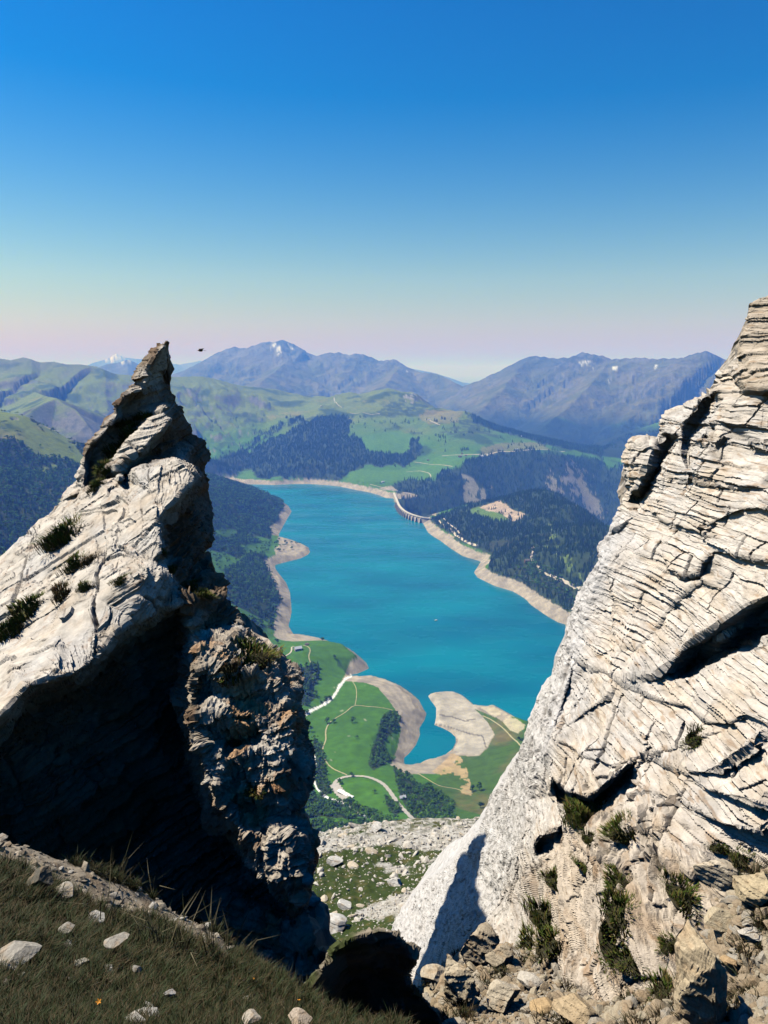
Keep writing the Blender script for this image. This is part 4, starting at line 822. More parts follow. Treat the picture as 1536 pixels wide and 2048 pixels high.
# ================================================================== near ground, scree knoll
NG = [(0,2048,1.95),(400,2048,2.05),(800,2060,2.6),(0,1900,2.8),(300,1900,3.4),(0,1770,3.9),(200,1830,3.9),(-60,1650,5.3),(0,1672,5.2),(120,1728,5.1),(230,1765,5.0),(330,1815,4.8),(450,1880,4.5),(560,1962,3.9),(640,2022,3.4),(700,2052,3.0),(500,2000,3.0),
 (-60,1900,6.8),(0,1920,6.6),(120,1960,6.5),(230,1985,6.3),(330,2015,6.1),(450,2060,5.7),(560,2120,5.0),(640,2160,4.5),(750,2180,4.0),(850,2120,3.9),(0,2000,9),(300,2060,9),(600,2080,9),(820,2060,7.5),(700,2060,12),(500,2060,12),
 (950,2350,3.6),(1200,2350,3.5),(1450,2350,3.3),(1700,2300,3.3),
 (880,1990,6.9),(910,1950,7.6),(1000,1985,7.1),(1000,1900,8.4),(1100,1960,7.3),(950,1890,8.8),(900,2048,6.0),(860,1960,7.8),(1050,2048,6.1),(1250,2048,5.7),(1420,1990,5.7),(1450,1850,6.3),(1500,1760,6.8),(1536,1740,6.9),(1536,1900,5.8),(1536,2048,4.9),(1400,2048,5.2),(1350,1960,6.8),(1350,1850,8.0),(1200,1900,8.4),(1700,1700,6.4),(1700,1900,5.4),
 (880,1960,10.5),(1000,1930,12),(1200,1900,12),(1500,1750,12),
 (620,1674,92),(560,1690,90),(700,1655,96),(760,1645,98),(830,1639,98),(900,1638,98),(970,1640,96),(1060,1640,94),(620,1880,54),(560,1860,54),(700,1875,54),(780,1860,52),(860,1830,54),(900,1840,52),(700,1760,71),(620,1770,70),(800,1750,74),(860,1760,68),(920,1700,80),(980,1740,70),(400,1690,92),(400,1850,54),(200,1650,92),(200,1820,54),
 (700,1990,30),(900,1970,30),(700,2060,16),(900,2050,16),(400,1900,25),(100,1750,25),(1200,1900,25),(1500,1800,25),(1300,1620,94),(1300,1750,60),
 (760,1705,115),(500,1720,115),(1000,1705,115),(200,1700,115),(1300,1690,115),(760,2000,200),(400,2000,200),(100,2000,200),(1200,2000,200),(760,2200,300),(300,2200,300),(1200,2200,300),(-200,1950,200),(1700,1950,200)]
def lp(px, py, r):
    a, y, z = ray(px, py); h = math.hypot(a, y); return math.atan2(a, y), math.log(r), z / h
_q = np.array([lp(*p) for p in NG]); _nx = _q[:, :2] * np.array([2.2, 1.0])
_K = -np.sqrt(((_nx[:, None] - _nx[None]) ** 2).sum(-1) + .0004)
_nw = np.linalg.solve(np.block([[_K + np.eye(len(_nx)) * .002, np.ones((len(_nx), 1))], [np.ones((1, len(_nx))), np.zeros((1, 1))]]), np.append(_q[:, 2], 0))
def near_height(X, Y):
    r = np.hypot(X, Y); q = np.stack([np.arctan2(X, Y).ravel() * 2.2, np.log(r).ravel()], 1).astype(np.float32); T = np.empty(len(q))
    for i in range(0, len(q), 30000): T[i:i + 30000] = -np.sqrt(((q[i:i + 30000, None] - _nx[None].astype(np.float32)) ** 2).sum(-1) + .0004) @ _nw[:-1] + _nw[-1]
    T = T.reshape(X.shape); T = np.minimum(T, -0.25)
    near = sst(14, 8, r); knl = sst(40, 50, r)
    z = CAMZ + T * r
    z = z + near * (0.10 * fbm2(X / 0.9, Y / 0.9, 4) + 0.030 * fbm2(X / .16, Y / .16, 4))
    z = z + knl * (0.9 * fbm2(X / 9, Y / 9, 5) + 0.35 * (fbm2(X / 1.6, Y / 1.6, 4, .55, True)))
    return z
na0, na1 = -0.80, 0.80
nA = np.concatenate([np.linspace(na0, -.56, 30, endpoint=False), np.linspace(-.56, .56, 480), np.linspace(.56, na1, 31)[1:]])
nR = np.concatenate([np.geomspace(1.1, 9.5, 230)[:-1], np.geomspace(9.5, 50, 22)[:-1], np.geomspace(50, 104, 150)[:-1], np.geomspace(104, 300, 14)])
gA, gR = np.meshgrid(nA, nR); nX, nY = np.sin(gA) * gR, np.cos(gA) * gR
nZ = near_height(nX, nY)
nPX, nPY = project(nX, nY, nZ)
g1 = fbm2(nX / .5, nY / .5, 5); g2 = fbm2(nX / .12 + 4, nY / .12, 4); k1 = fbm2(nX / 8 + 2, nY / 8, 5); k2 = fbm2(nX / 1.5, nY / 1.5, 4)
soil = mix(np.broadcast_to(C(.045, .034, .018), nX.shape + (3,)), C(.018, .024, .007), sst(-.2, .3, g1))
gravel = mix(np.broadcast_to(C(.24, .20, .15), nX.shape + (3,)), C(.16, .12, .08), sst(-.2, .4, g2))
def inN(poly, j=14):
    return inpoly(nPX + j * g1, nPY + j * g2, poly)
GRAVEL = (inN([(-60,1640),(0,1660),(120,1720),(230,1760),(380,1830),(470,1900),(455,1930),(380,1872),(300,1836),(240,1836),(180,1810),(120,1770),(0,1715),(-60,1700)]) | inN([(820,1920),(1536,1650),(1700,1650),(1700,2100),(880,2100)], 4) | (g1 > .42)) & (gR < 12)
SC1 = (nPX < 700) & (nPY > 1640)
ncol = mix(soil, gravel, GRAVEL * 1.0)
debris = (nPX > 820) & (gR < 14)
ncol = mix(ncol, mix(np.broadcast_to(C(.36, .32, .26), ncol.shape), C(.20, .16, .11), sst(-.2, .4, g1)), debris * .85)
kn = gR > 40
kgreen = sst(-.05, .12, k1 + .25 * k2 + .35 * (inN([(600,1740),(680,1700),(760,1690),(900,1700),(880,1760),(780,1790),(700,1830),(800,1850),(700,1900),(560,1900),(600,1780)], 10) * 1.0) - .22 * (nPY < 1700)) 
kgreen = np.maximum(kgreen, sst(86, 92, gR) * sst(-.2, .2, k2) * .9)
kcol = mix(mix(np.broadcast_to(C(.38, .36, .32), ncol.shape), C(.24, .22, .18), sst(-.3, .4, k2)), mix(np.broadcast_to(C(.030, .045, .010), ncol.shape), C(.075, .068, .022), sst(0, .5, k2)), kgreen)
ncol = np.where(kn[..., None], kcol, ncol)
M_NEAR = col_mat('near_ground', scale=14.0, var=0.45, bump=0.8, bdist=0.03)
nn = len(nA); I = (np.arange(len(nR) - 1)[:, None] * nn + np.arange(nn - 1)[None]); F = np.stack([I, I + nn, I + nn + 1, I + 1], -1)[:, :, ::-1].reshape(-1, 4)[:, ::-1]
F = np.stack([I, I + 1, I + nn + 1, I + nn], -1).reshape(-1, 4)[:, ::-1]
tag(mesh_np('near_ground', np.stack([nX, nY, nZ], -1).reshape(-1, 3), F, M_NEAR, np.clip(ncol, .01, .9).reshape(-1, 3), smooth=True), kind='structure')
def nz(x, y):
    a = math.atan2(x, y); r = math.hypot(x, y); i = int(np.clip(np.searchsorted(nA, a) - 1, 0, nn - 2)); j = int(np.clip(np.searchsorted(nR, r) - 1, 0, len(nR) - 2))
    f = (a - nA[i]) / (nA[i + 1] - nA[i]); g = (r - nR[j]) / (nR[j + 1] - nR[j]); f = min(max(f, 0), 1); g = min(max(g, 0), 1)
    return (nZ[j, i] * (1 - f) + nZ[j, i + 1] * f) * (1 - g) + (nZ[j + 1, i] * (1 - f) + nZ[j + 1, i + 1] * f) * g
def nhit(px, py, r0=1.3, r1=110):
    a, y, z = ray(px, py); h = math.hypot(a, y); rr = np.geomspace(r0, r1, 3000); az = math.atan2(a, y)
    i = int(np.clip(np.searchsorted(nA, az) - 1, 0, nn - 2)); g = np.interp(rr, nR, nZ[:, i]); L = CAMZ + z / h * rr; k = int(np.argmax(g >= L)); r = rr[k]
    return np.array([math.sin(az) * r, math.cos(az) * r, g[k]])

# ---- stones: a few shapes, each a faceted split block
def stone_mesh(name, seed, sx=1, sy=1, sz=.6, sub=2, mat=None, colr=(.42, .38, .31), cuts=9):
    import bmesh
    bm = bmesh.new(); bmesh.ops.create_icosphere(bm, subdivisions=sub, radius=1.0); r_ = np.random.default_rng(seed)
    V = np.array([v.co[:] for v in bm.verts]); F = np.array([[v.index for v in f.verts] for f in bm.faces]); bm.free()
    for k in range(cuts):                                   # knock flat faces off it
        n = r_.normal(size=3); n /= np.linalg.norm(n); h = r_.uniform(.45, .8); d = V @ n - h; V = V - np.outer(np.maximum(d, 0), n)
    V = V * np.array([sx, sy, sz]); V = V + (.12 if sub > 2 else .05) * np.stack([fbm3(V * 2.2 + seed + j * 9, 4) for j in range(3)], 1) * min(sx, sz)
    if sub > 2: V = V + (V / np.linalg.norm(V, axis=1)[:, None]) * (.07 * beds(V, frame((.2, .1, 1), (1, 0, 0)), .22, .9, .8, seed, .08, .8)[0])[:, None] * min(sx, sz)
    n = fbm3(V * 3 + seed, 3); c = mix(np.broadcast_to(hexc(colr), V.shape), hexc((.30, .20, .11)), sst(0, .5, n) * .5)
    o = mesh_np(name, V, F, mat, c); return o
M_STONE = rock_mat('stone', (0.3, 0.2, 0), (1, 1, .35), 3.0, .6, .02)
PROTO = bpy.data.collections.new('protos')
def to_proto(o): COL.objects.unlink(o); PROTO.objects.link(o); return o
ST = [to_proto(stone_mesh('stone', 100 + i, 1, random.uniform(.6, .9), random.uniform(.35, .65), 2, M_STONE, random.choice([(.44,.41,.35),(.40,.37,.32),(.42,.36,.27)]))) for i in range(7)]
ST_S = [to_proto(stone_mesh('stone', 200 + i, 1, random.uniform(.6, .9), random.uniform(.35, .6), 1, M_STONE, (.40,.37,.32))) for i in range(4)]
def scatter(name, protos, P, Rt, S, kind='stuff', seed=0):
    """many small pieces of one stuff as instances on its points"""
    me = bpy.data.meshes.new(name); me.vertices.add(len(P)); me.vertices.foreach_set('co', np.asarray(P, np.float32).ravel())
    a = me.attributes.new('rot', 'FLOAT_VECTOR', 'POINT'); a.data.foreach_set('vector', np.asarray(Rt, np.float32).ravel())
    a = me.attributes.new('scl', 'FLOAT_VECTOR', 'POINT'); S = np.asarray(S, np.float32); S = np.repeat(S[:, None], 3, 1) if S.ndim == 1 else S; a.data.foreach_set('vector', S.ravel())
    o = bpy.data.objects.new(name, me); COL.objects.link(o); tag(o, kind=kind)
    c = bpy.data.collections.new(name + '_kinds')
    for p in protos: c.objects.link(p)
    g = bpy.data.node_groups.new(name, 'GeometryNodeTree'); g.interface.new_socket('Geometry', in_out='INPUT', socket_type='NodeSocketGeometry'); g.interface.new_socket('Geometry', in_out='OUTPUT', socket_type='NodeSocketGeometry')
    i_ = g.nodes.new('NodeGroupInput'); o_ = g.nodes.new('NodeGroupOutput'); ip = g.nodes.new('GeometryNodeInstanceOnPoints'); ci = g.nodes.new('GeometryNodeCollectionInfo')
    ci.inputs['Collection'].default_value = c; ci.inputs['Separate Children'].default_value = True; ci.inputs['Reset Children'].default_value = True
    ip.inputs['Pick Instance'].default_value = True
    ra = g.nodes.new('GeometryNodeInputNamedAttribute'); ra.data_type = 'FLOAT_VECTOR'; ra.inputs['Name'].default_value = 'rot'
    sa = g.nodes.new('GeometryNodeInputNamedAttribute'); sa.data_type = 'FLOAT_VECTOR'; sa.inputs['Name'].default_value = 'scl'
    L = g.links.new; L(i_.outputs[0], ip.inputs['Points']); L(ci.outputs[0], ip.inputs['Instance']); L(ra.outputs[0], ip.inputs['Rotation']); L(sa.outputs[0], ip.inputs['Scale']); L(ip.outputs[0], o_.inputs[0])
    rv = g.nodes.new('FunctionNodeRandomValue'); rv.data_type = 'INT'; rv.inputs['Min'].default_value = 0 if False else 0
    for s_ in rv.inputs:
        if s_.name == 'Max' and s_.type == 'INT': s_.default_value = len(protos) - 1
        if s_.name == 'Seed': s_.default_value = seed
    for s_ in rv.outputs:
        if s_.type == 'INT': L(s_, ip.inputs['Instance Index'])
    m = o.modifiers.new('scatter', 'NODES'); m.node_group = g
    return o
def rnd_rot(n, tilt=.5): return np.stack([rng.normal(0, tilt, n), rng.normal(0, tilt, n), rng.random(n) * 6.283], 1)
# scree on the knoll: the largest as single stones, the rest as one mass
def knoll_pts(n):
    r = np.sqrt(rng.uniform(50 ** 2, 97 ** 2, n)); a = rng.uniform(math.atan2(*(ray(540, 740)[:2])), math.atan2(*(ray(1010, 740)[:2])), n)
    x, y = np.sin(a) * r, np.cos(a) * r; return x, y
ai = lambda a: np.clip(np.searchsorted(nA, a), 0, nn - 1)
ri = lambda r: np.clip(np.searchsorted(nR, r), 0, len(nR) - 1)
x, y = knoll_pts(26000); I_ = (ri(np.hypot(x, y)), ai(np.arctan2(x, y))); gk = kgreen[I_]; z = nZ[I_]
keep = rng.random(len(x)) < (1.0 - .82 * gk); x, y, z = x[keep], y[keep], z[keep]
s = 0.07 * (1 - rng.random(len(x))) ** -0.50; s = np.clip(s, .05, .38)
scatter('scree', ST_S, np.stack([x, y, z + .1 * s], 1), rnd_rot(len(x)), s)
x, y = knoll_pts(2600); I_ = (ri(np.hypot(x, y)), ai(np.arctan2(x, y))); z = nZ[I_]; w_ = (1.0 - .5 * kgreen[I_]); keep = rng.random(len(x)) < w_; x, y, z = x[keep], y[keep], z[keep]
x, y, z = x[:240], y[:240], z[:240]
for i in range(len(x)):
    o = ST[i % len(ST)].copy(); o.name = 'boulder'; COL.objects.link(o); s_ = 0.40 * (1 - random.random()) ** -0.33
    s_ = min(s_, 1.3); o.scale = (s_, s_ * random.uniform(.7, 1.0), s_ * random.uniform(.7, 1.1)); o.location = (x[i], y[i], z[i] + .12 * s_); o.rotation_euler = (random.gauss(0, .35), random.gauss(0, .35), random.random() * 6.28)
    tag(o, 'pale angular boulder lying in the scree on the grassy knoll below the gap', 'boulder', 'boulders scattered over the scree knoll')
# gravel and rubble round the viewer's feet
def near_pts(n, box, mask, rmin=1.2):
    px = rng.uniform(box[0], box[1], n); py = rng.uniform(box[2], box[3], n); out = []
    a, yy, zz = ray(px, py); az = np.arctan2(a, yy); h = np.hypot(a, yy); ii = ai(az); T = zz / h
    sl = (nZ - CAMZ) / nR[:, None]; ok = nR < 14
    best = np.argmax((sl[ok][:, ii] >= T[None, :]), axis=0); r = nR[best]; good = best > 0
    x, y = np.sin(az) * r, np.cos(az) * r; z = nZ[best, ii]
    if mask is not None: good &= mask[best, ii]
    good &= r > rmin
    return x[good], y[good], z[good]
# ================================================================== woods
M_CON = col_mat('conifer_needles', scale=0.5, var=.35, bump=0, rough=.9, spec=.1)
M_LEAF = col_mat('broad_leaves', scale=0.5, var=.35, bump=0, rough=.9, spec=.1)
for m_ in (M_CON, M_LEAF):                                      # every tree a little lighter or darker
    t = m_.node_tree; oi = t.nodes.new('ShaderNodeObjectInfo'); mr = t.nodes.new('ShaderNodeMapRange'); mr.inputs['To Min'].default_value = .55; mr.inputs['To Max'].default_value = 1.9; pw = t.nodes.new('ShaderNodeVectorMath'); pw.operation = 'SCALE'
    b_ = t.nodes['Principled BSDF']; src = b_.inputs['Base Color'].links[0].from_socket; t.links.new(oi.outputs['Random'], mr.inputs['Value']); t.links.new(src, pw.inputs[0]); t.links.new(mr.outputs[0], pw.inputs['Scale']); t.links.new(pw.outputs[0], b_.inputs['Base Color'])
def conifer(seed):
    r_ = random.Random(seed); V = []; F = []; Cc = []
    def put(v, c): V.append(v); Cc.append(c); return len(V) - 1
    bark = (.09, .065, .045); g = r_.choice([(.022, .046, .012), (.028, .055, .013), (.018, .036, .011)])
    b = [put((math.cos(a) * .018, math.sin(a) * .018, 0), bark) for a in (0, 2.1, 4.2)]; t = put((0, 0, .9), bark)
    for i in range(3): F.append((b[i], b[(i + 1) % 3], t))
    n = 6
    for k in range(n):
        z0 = .08 + .80 * k / n; z1 = z0 + .26; R_ = .19 * (1 - k / n) ** .85 + .02; m = 7; off_ = r_.random() * 6
        top = put((0, 0, min(z1, 1.0)), tuple(x * 1.25 for x in g)); ring = []
        for j in range(m * 2):
            a = off_ + math.pi * j / m; rr = R_ * (1 if j % 2 == 0 else .55) * r_.uniform(.8, 1.15)
            ring.append(put((math.cos(a) * rr, math.sin(a) * rr, z0 - (.035 if j % 2 == 0 else -.015) * (1.2 - k / n)), tuple(x * r_.uniform(.8, 1.3) for x in g)))
        for j in range(m * 2): F.append((ring[j], ring[(j + 1) % (m * 2)], top))
    return mesh_np('spruce_tree', V, F, M_CON, np.array(Cc))
def broadleaf(seed, n=110):
    r_ = np.random.default_rng(seed); V = []; F = []; Cc = []
    bark = (.10, .075, .05); g = np.array([(.048, .110, .012), (.062, .130, .014), (.036, .080, .012)][seed % 3])
    for a in range(3): V.append((math.cos(a * 2.1) * .04, math.sin(a * 2.1) * .04, 0)); Cc.append(bark)
    V.append((0.02, 0, .7)); Cc.append(bark); F += [(0, 1, 3), (1, 2, 3), (2, 0, 3)]
    lobes = [(r_.normal(0, .16), r_.normal(0, .16), r_.uniform(.35, .75), r_.uniform(.2, .32)) for _ in range(5)]
    for i in range(n):
        lx, ly, lz, lr = lobes[i % 5]; d = r_.normal(size=3); d /= np.linalg.norm(d); d[2] = abs(d[2]) * .9 - .1
        p = np.array([lx, ly, lz]) + d * lr * r_.uniform(.75, 1.05); u = r_.normal(size=3); u /= np.linalg.norm(u); v = np.cross(u, d + .3 * r_.normal(size=3)); v /= np.linalg.norm(v) + 1e-6; u = np.cross(v, d); s = r_.uniform(.07, .13); k = len(V)
        V += [tuple(p + u * s), tuple(p + v * s * .8), tuple(p - u * s), tuple(p - v * s * .8)]; F += [(k, k + 1, k + 2), (k, k + 2, k + 3)]; cc = g * r_.uniform(.7, 1.35); Cc += [tuple(cc)] * 4
    return mesh_np('broadleaf_tree', V, F, M_LEAF, np.array(Cc))
CON = [to_proto(conifer(i)) for i in range(4)]; BRO = [to_proto(broadleaf(i)) for i in range(4)]
def sample(mask, dens, rmin, rmax):
    """points over the land where mask holds, dens = trees per square metre"""
    cell = np.zeros(TX.shape); dr = np.gradient(RRs)[:, None]; da = np.gradient(AZs)[None, :]
    cell = (R2 * dr * da) * mask * ((R2 >= rmin) & (R2 < rmax)) * dens
    cell[:, (AZs < -0.62) | (AZs > 0.62)] = 0
    n = rng.poisson(cell.sum()); cs = np.cumsum(cell.ravel()); k = np.searchsorted(cs, rng.random(n) * cs[-1]); j, i = np.unravel_index(k, cell.shape)
    j = np.minimum(j, len(RRs) - 2); i = np.minimum(i, na - 2); f, g = rng.random(n), rng.random(n)
    a = AZs[i] + f * (AZs[i + 1] - AZs[i]); r = RRs[j] + g * (RRs[j + 1] - RRs[j])
    z = (TZ[j, i] * (1 - f) + TZ[j, i + 1] * f) * (1 - g) + (TZ[j + 1, i] * (1 - f) + TZ[j + 1, i + 1] * f) * g
    return np.stack([np.sin(a) * r, np.cos(a) * r, z], 1)
def wood(name, protos, P, hmin, hmax, wide=1.0, seed=0):
    n = len(P); h = rng.uniform(hmin, hmax, n); S = np.stack([h * wide, h * wide, h], 1); Rt = np.zeros((n, 3)); Rt[:, 2] = rng.random(n) * 6.28
    return scatter(name, protos, P, Rt, S, seed=seed)
vis = ~((R2 < 3600) & (PX < 380)) | True
keepcol = np.ones_like(FOREST)
conif = (far_f | gorge_f | crest_f | (hill_f & ~quarry & ~qmead & ~clear & ~lowbush)) & FOREST
thin = sst(-.55, .1, N2 + .5 * N1)
Pc = sample(conif & (R2 >= 4000), 0.0080 * thin, 4000, 8000); Ph = sample(conif & (R2 < 4000), 0.016 * thin, 1500, 4000)
# scattered trees on the alps behind the lake
Pa = sample((N2 > .12) & (R2 > 4300) & (TZ > 26) & (TZ < 330) & (slope < .9) & ~green & ~SIN & (fbm2(TX / 110 + 50, TY / 110, 4) > .12), 0.0030, 4300, 6500)
Pcl = sample((clear | quarry * (N2 > .2)), 0.003, 1500, 4000)
wood('spruce_forest', CON, np.concatenate([Pc, Pa]), 13, 26, 1.0, 1)
pxh, pyh = project(Ph[:, 0], Ph[:, 1], Ph[:, 2]); seen = (pxh > 840) & (pxh < 1215 - np.maximum(0, pyh - 1090) * .45) & (np.linalg.norm(Ph[:, :2], axis=1) < 3300)
dist = np.linalg.norm(Ph, axis=1); order = np.argsort(np.where(seen, dist, 1e9))[:290]
rest_ = np.ones(len(Ph), bool); rest_[order] = False
wood('spruce_wood', CON, np.concatenate([Ph[rest_], Pcl]), 9, 19, 1.0, 2)
for i in order:
    o = CON[i % 4].copy(); o.name = 'spruce_tree'; COL.objects.link(o); h = random.uniform(11, 20); o.location = Ph[i]; o.scale = (h, h, h); o.rotation_euler = (0, 0, random.random() * 6.28)
    tag(o, 'dark spruce in the wood above the pale right shore of the lake', 'tree', 'spruces on the wooded hill beside the lake')
bl = (near_f | left_f & ~lmead | hills_left | (lowbush & hill_f) | (right_hid & ~hill_f)) & FOREST
Pb = sample(bl & (R2 >= 1500), 0.014 * sst(-.6, 0, N2 + .4 * N1), 1500, 4600); Pn = sample(bl & (R2 < 1500), 0.030 * sst(-.5, .1, N2 + .3), 700, 1500)
Pm = sample((lmead | (~FOREST & (R2 < 4200) & (TZ > 26) & (N2 > .2) & ~SIN & (SD > 20))), 0.0012, 900, 4200)
mixn = int(len(Pb) * .35); rng.shuffle(Pb)
wood('mountainside_wood', BRO, np.concatenate([Pb[mixn:], Pm]), 8, 15, 1.0, 3); wood('mixed_spruce_wood', CON, Pb[:mixn], 9, 19, 1.0, 4)
pxn, pyn = project(Pn[:, 0], Pn[:, 1], Pn[:, 2]); seen = (pxn > 560) & (pxn < 1000) & (pyn < 1650); dist = np.linalg.norm(Pn, axis=1); order = np.argsort(np.where(seen, dist, 1e9))[:290]
rest_ = np.ones(len(Pn), bool); rest_[order] = False
wood('valley_bushes', BRO, Pn[rest_], 4, 9, 1.1, 5)
for i in order:
    o = BRO[i % 4].copy(); o.name = 'broadleaf_tree'; COL.objects.link(o); h = random.uniform(4.5, 9); o.location = Pn[i]; o.scale = (h * 1.15, h * 1.15, h); o.rotation_euler = (0, 0, random.random() * 6.28)
    tag(o, 'small green broadleaf tree in the valley floor wood near the white torrent', 'tree', 'broadleaf trees on the valley floor')
print('trees', len(Pc), len(Ph), len(Pb), len(Pn), len(Pa), len(Pm), _t.time() - _t0, flush=True)
# ------------------------------------------------------------------ grass
M_GRASS = col_mat('grass_blade', scale=3, var=.3, bump=0, rough=.7, spec=.2)
def tuft(seed, n=46, h=.16, rad=.05, lean=.6, cols=((.016, .026, .005), (.024, .030, .008), (.045, .032, .012))):
    r_ = np.random.default_rng(seed); V = []; F = []; Cc = []
    for i in range(n):
        a = r_.random() * 6.28; p = np.array([math.cos(a), math.sin(a), 0]) * rad * math.sqrt(r_.random()); d = r_.normal(0, lean, 2) * .6 + p[:2] / rad * .45; L = h * r_.uniform(.5, 1.1); w = .0022 + .002 * r_.random()
        s_ = np.array([-math.sin(a), math.cos(a), 0]) * w; m1 = p + np.array([d[0] * .35 * L, d[1] * .35 * L, L * .55]); e = p + np.array([d[0] * L, d[1] * L, L * (1 - .25 * np.hypot(*d))]); k = len(V)
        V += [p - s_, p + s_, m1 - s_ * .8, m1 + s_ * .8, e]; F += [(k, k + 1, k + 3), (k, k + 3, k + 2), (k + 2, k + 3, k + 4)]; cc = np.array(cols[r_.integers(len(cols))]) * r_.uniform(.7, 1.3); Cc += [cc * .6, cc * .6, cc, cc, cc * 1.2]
    return mesh_np('grass_tuft', V, F, M_GRASS, np.array(Cc))
TF = [to_proto(tuft(i)) for i in range(4)]; TFB = [to_proto(tuft(10 + i, 60, .10, .06, .8, ((.022, .028, .008), (.05, .032, .014), (.05, .042, .015)))) for i in range(3)]
TALL = [to_proto(tuft(20 + i, 16, .34, .05, .45, ((.09, .075, .04), (.05, .05, .02)))) for i in range(3)]
grassy_n = ~GRAVEL & (gR < 9) & (g1 > -.45)
x, y, z = near_pts(14000, (-80, 900, 1640, 2090), grassy_n); ok = (x < .75); x, y, z = x[ok], y[ok], z[ok]
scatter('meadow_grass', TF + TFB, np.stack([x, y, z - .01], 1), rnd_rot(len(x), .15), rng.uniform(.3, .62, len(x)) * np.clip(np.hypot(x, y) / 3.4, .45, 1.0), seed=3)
x, y, z = near_pts(70, (200, 760, 1700, 2000), grassy_n, 3.3)
scatter('seed_stalks', TALL, np.stack([x, y, z - .01], 1), rnd_rot(len(x), .12), rng.uniform(.5, .9, len(x)), seed=4)
x, y, z = near_pts(9000, (-80, 900, 1640, 2090), GRAVEL); s = np.clip(.008 * (1 - rng.random(len(x))) ** -.55, .006, .05)
GV = [to_proto(stone_mesh('stone', 400 + i, 1, .75, .45, 1, M_STONE, random.choice([(.30,.26,.20),(.24,.20,.15),(.36,.33,.28)]))) for i in range(5)]
scatter('gravel', GV, np.stack([x, y, z + .2 * s], 1), rnd_rot(len(x)), s, seed=5)
x, y, z = near_pts(420, (-80, 900, 1640, 2090), None); s = np.clip(.010 * (1 - rng.random(len(x))) ** -.5, .008, .05)
scatter('loose_chips', ST_S, np.stack([x, y, z + .2 * s], 1), rnd_rot(len(x)), s, seed=6)
x, y, z = near_pts(14000, (820, 1600, 1640, 2090), (nPX > 800) & (gR < 13), 4.2); s = np.clip(.016 * (1 - rng.random(len(x))) ** -.60, .012, .11)
RBX = 0
RB = [to_proto(stone_mesh('stone', 300 + i, 1, random.uniform(.5, .9), random.uniform(.25, .6), 2, M_STONE, random.choice([(.33,.28,.20),(.30,.27,.22),(.27,.21,.14)]), 7)) for i in range(6)]
scatter('rubble', RB, np.stack([x, y, z + .2 * s], 1), rnd_rot(len(x)), s, seed=7)
x, y, z = near_pts(520, (840, 1600, 1700, 2090), (nPX > 820) & (gR < 13) & (g1 > 0.05))
scatter('rubble_grass', TFB, np.stack([x, y, z], 1), rnd_rot(len(x), .2), rng.uniform(.7, 1.5, len(x)), seed=8)
# ================================================================== things
M_ROAD = flat('track_gravel', (.42, .38, .31), .95, .1, .2, .2); M_PATH = flat('trodden_path', (.30, .28, .16), .95, .1, .2, .3); M_TAR = flat('pale_asphalt', (.33, .31, .28), .9, .2, .15, .2)
M_CONC = flat('dam_concrete', (.40, .35, .29), .9, .2, .25, .08); M_CONC2 = flat('dam_deck', (.46, .43, .38), .9, .2, .1, .1)
M_WHITE = flat('white_wall', (.75, .73, .68), .8); M_STN = flat('stone_wall', (.33, .30, .26), .9, .2, .25, 1.5); M_WOOD = flat('weathered_wood', (.16, .10, .06), .85, .2, .3, 2)
M_ROOFG = flat('grey_metal_roof', (.42, .45, .50), .45, .5, .1, .5); M_ROOFB = flat('shingle_roof', (.13, .11, .10), .8, .2, .2, 2); M_ROOFW = flat('white_roof', (.78, .78, .76), .5, .4, .05, 1); M_DARK = flat('dark_opening', (.02, .02, .025), .4, .5, .1, 1)
def catmull(P, n=6):
    P = np.array(P, float); Q = np.vstack([2 * P[0] - P[1], P, 2 * P[-1] - P[-2]]); out = []
    for i in range(len(P) - 1):
        a, b, c, d = Q[i:i + 4]
        for t in np.linspace(0, 1, n, endpoint=False): out.append(.5 * (2 * b + (c - a) * t + (2 * a - 5 * b + 4 * c - d) * t * t + (3 * b - a - 3 * c + d) * t ** 3))
    out.append(P[-1]); return np.array(out)
def road(name, px, w, mat, rmin=700):
    W = np.array([hit(x, y, rmin) for x, y in px])[:, :2]; W = catmull(W, 8)
    for _ in range(10): W[1:-1] = W[1:-1] * .5 + (W[:-2] + W[2:]) * .25
    t = np.gradient(W, axis=0); t /= np.linalg.norm(t, axis=1)[:, None] + 1e-9; n = np.stack([-t[:, 1], t[:, 0]], 1)
    V = []; F = []
    for i, (p, q) in enumerate(zip(W, n)):
        ww = w * (1 + .15 * math.sin(i * 1.7))
        for s_ in (-.5, -.17, .17, .5):
            e = p + q * ww * s_; V.append((e[0], e[1], ground_z(*e) + .5 + w * .06))
    for i in range(len(W) - 1):
        for k in range(3): a = i * 4 + k; F.append((a, a + 1, a + 5, a + 4))
    return tag(mesh_np(name, V, F, mat), kind='structure')
road('road', [(828,1642),(815,1628),(800,1612),(788,1596),(775,1578),(762,1566),(745,1558),(725,1553),(702,1553),(684,1556),(672,1563),(667,1573)], 6.5, M_TAR, 800)
road('parking_ground', [(668,1570),(675,1580),(683,1590),(694,1601)], 15, M_TAR, 800)
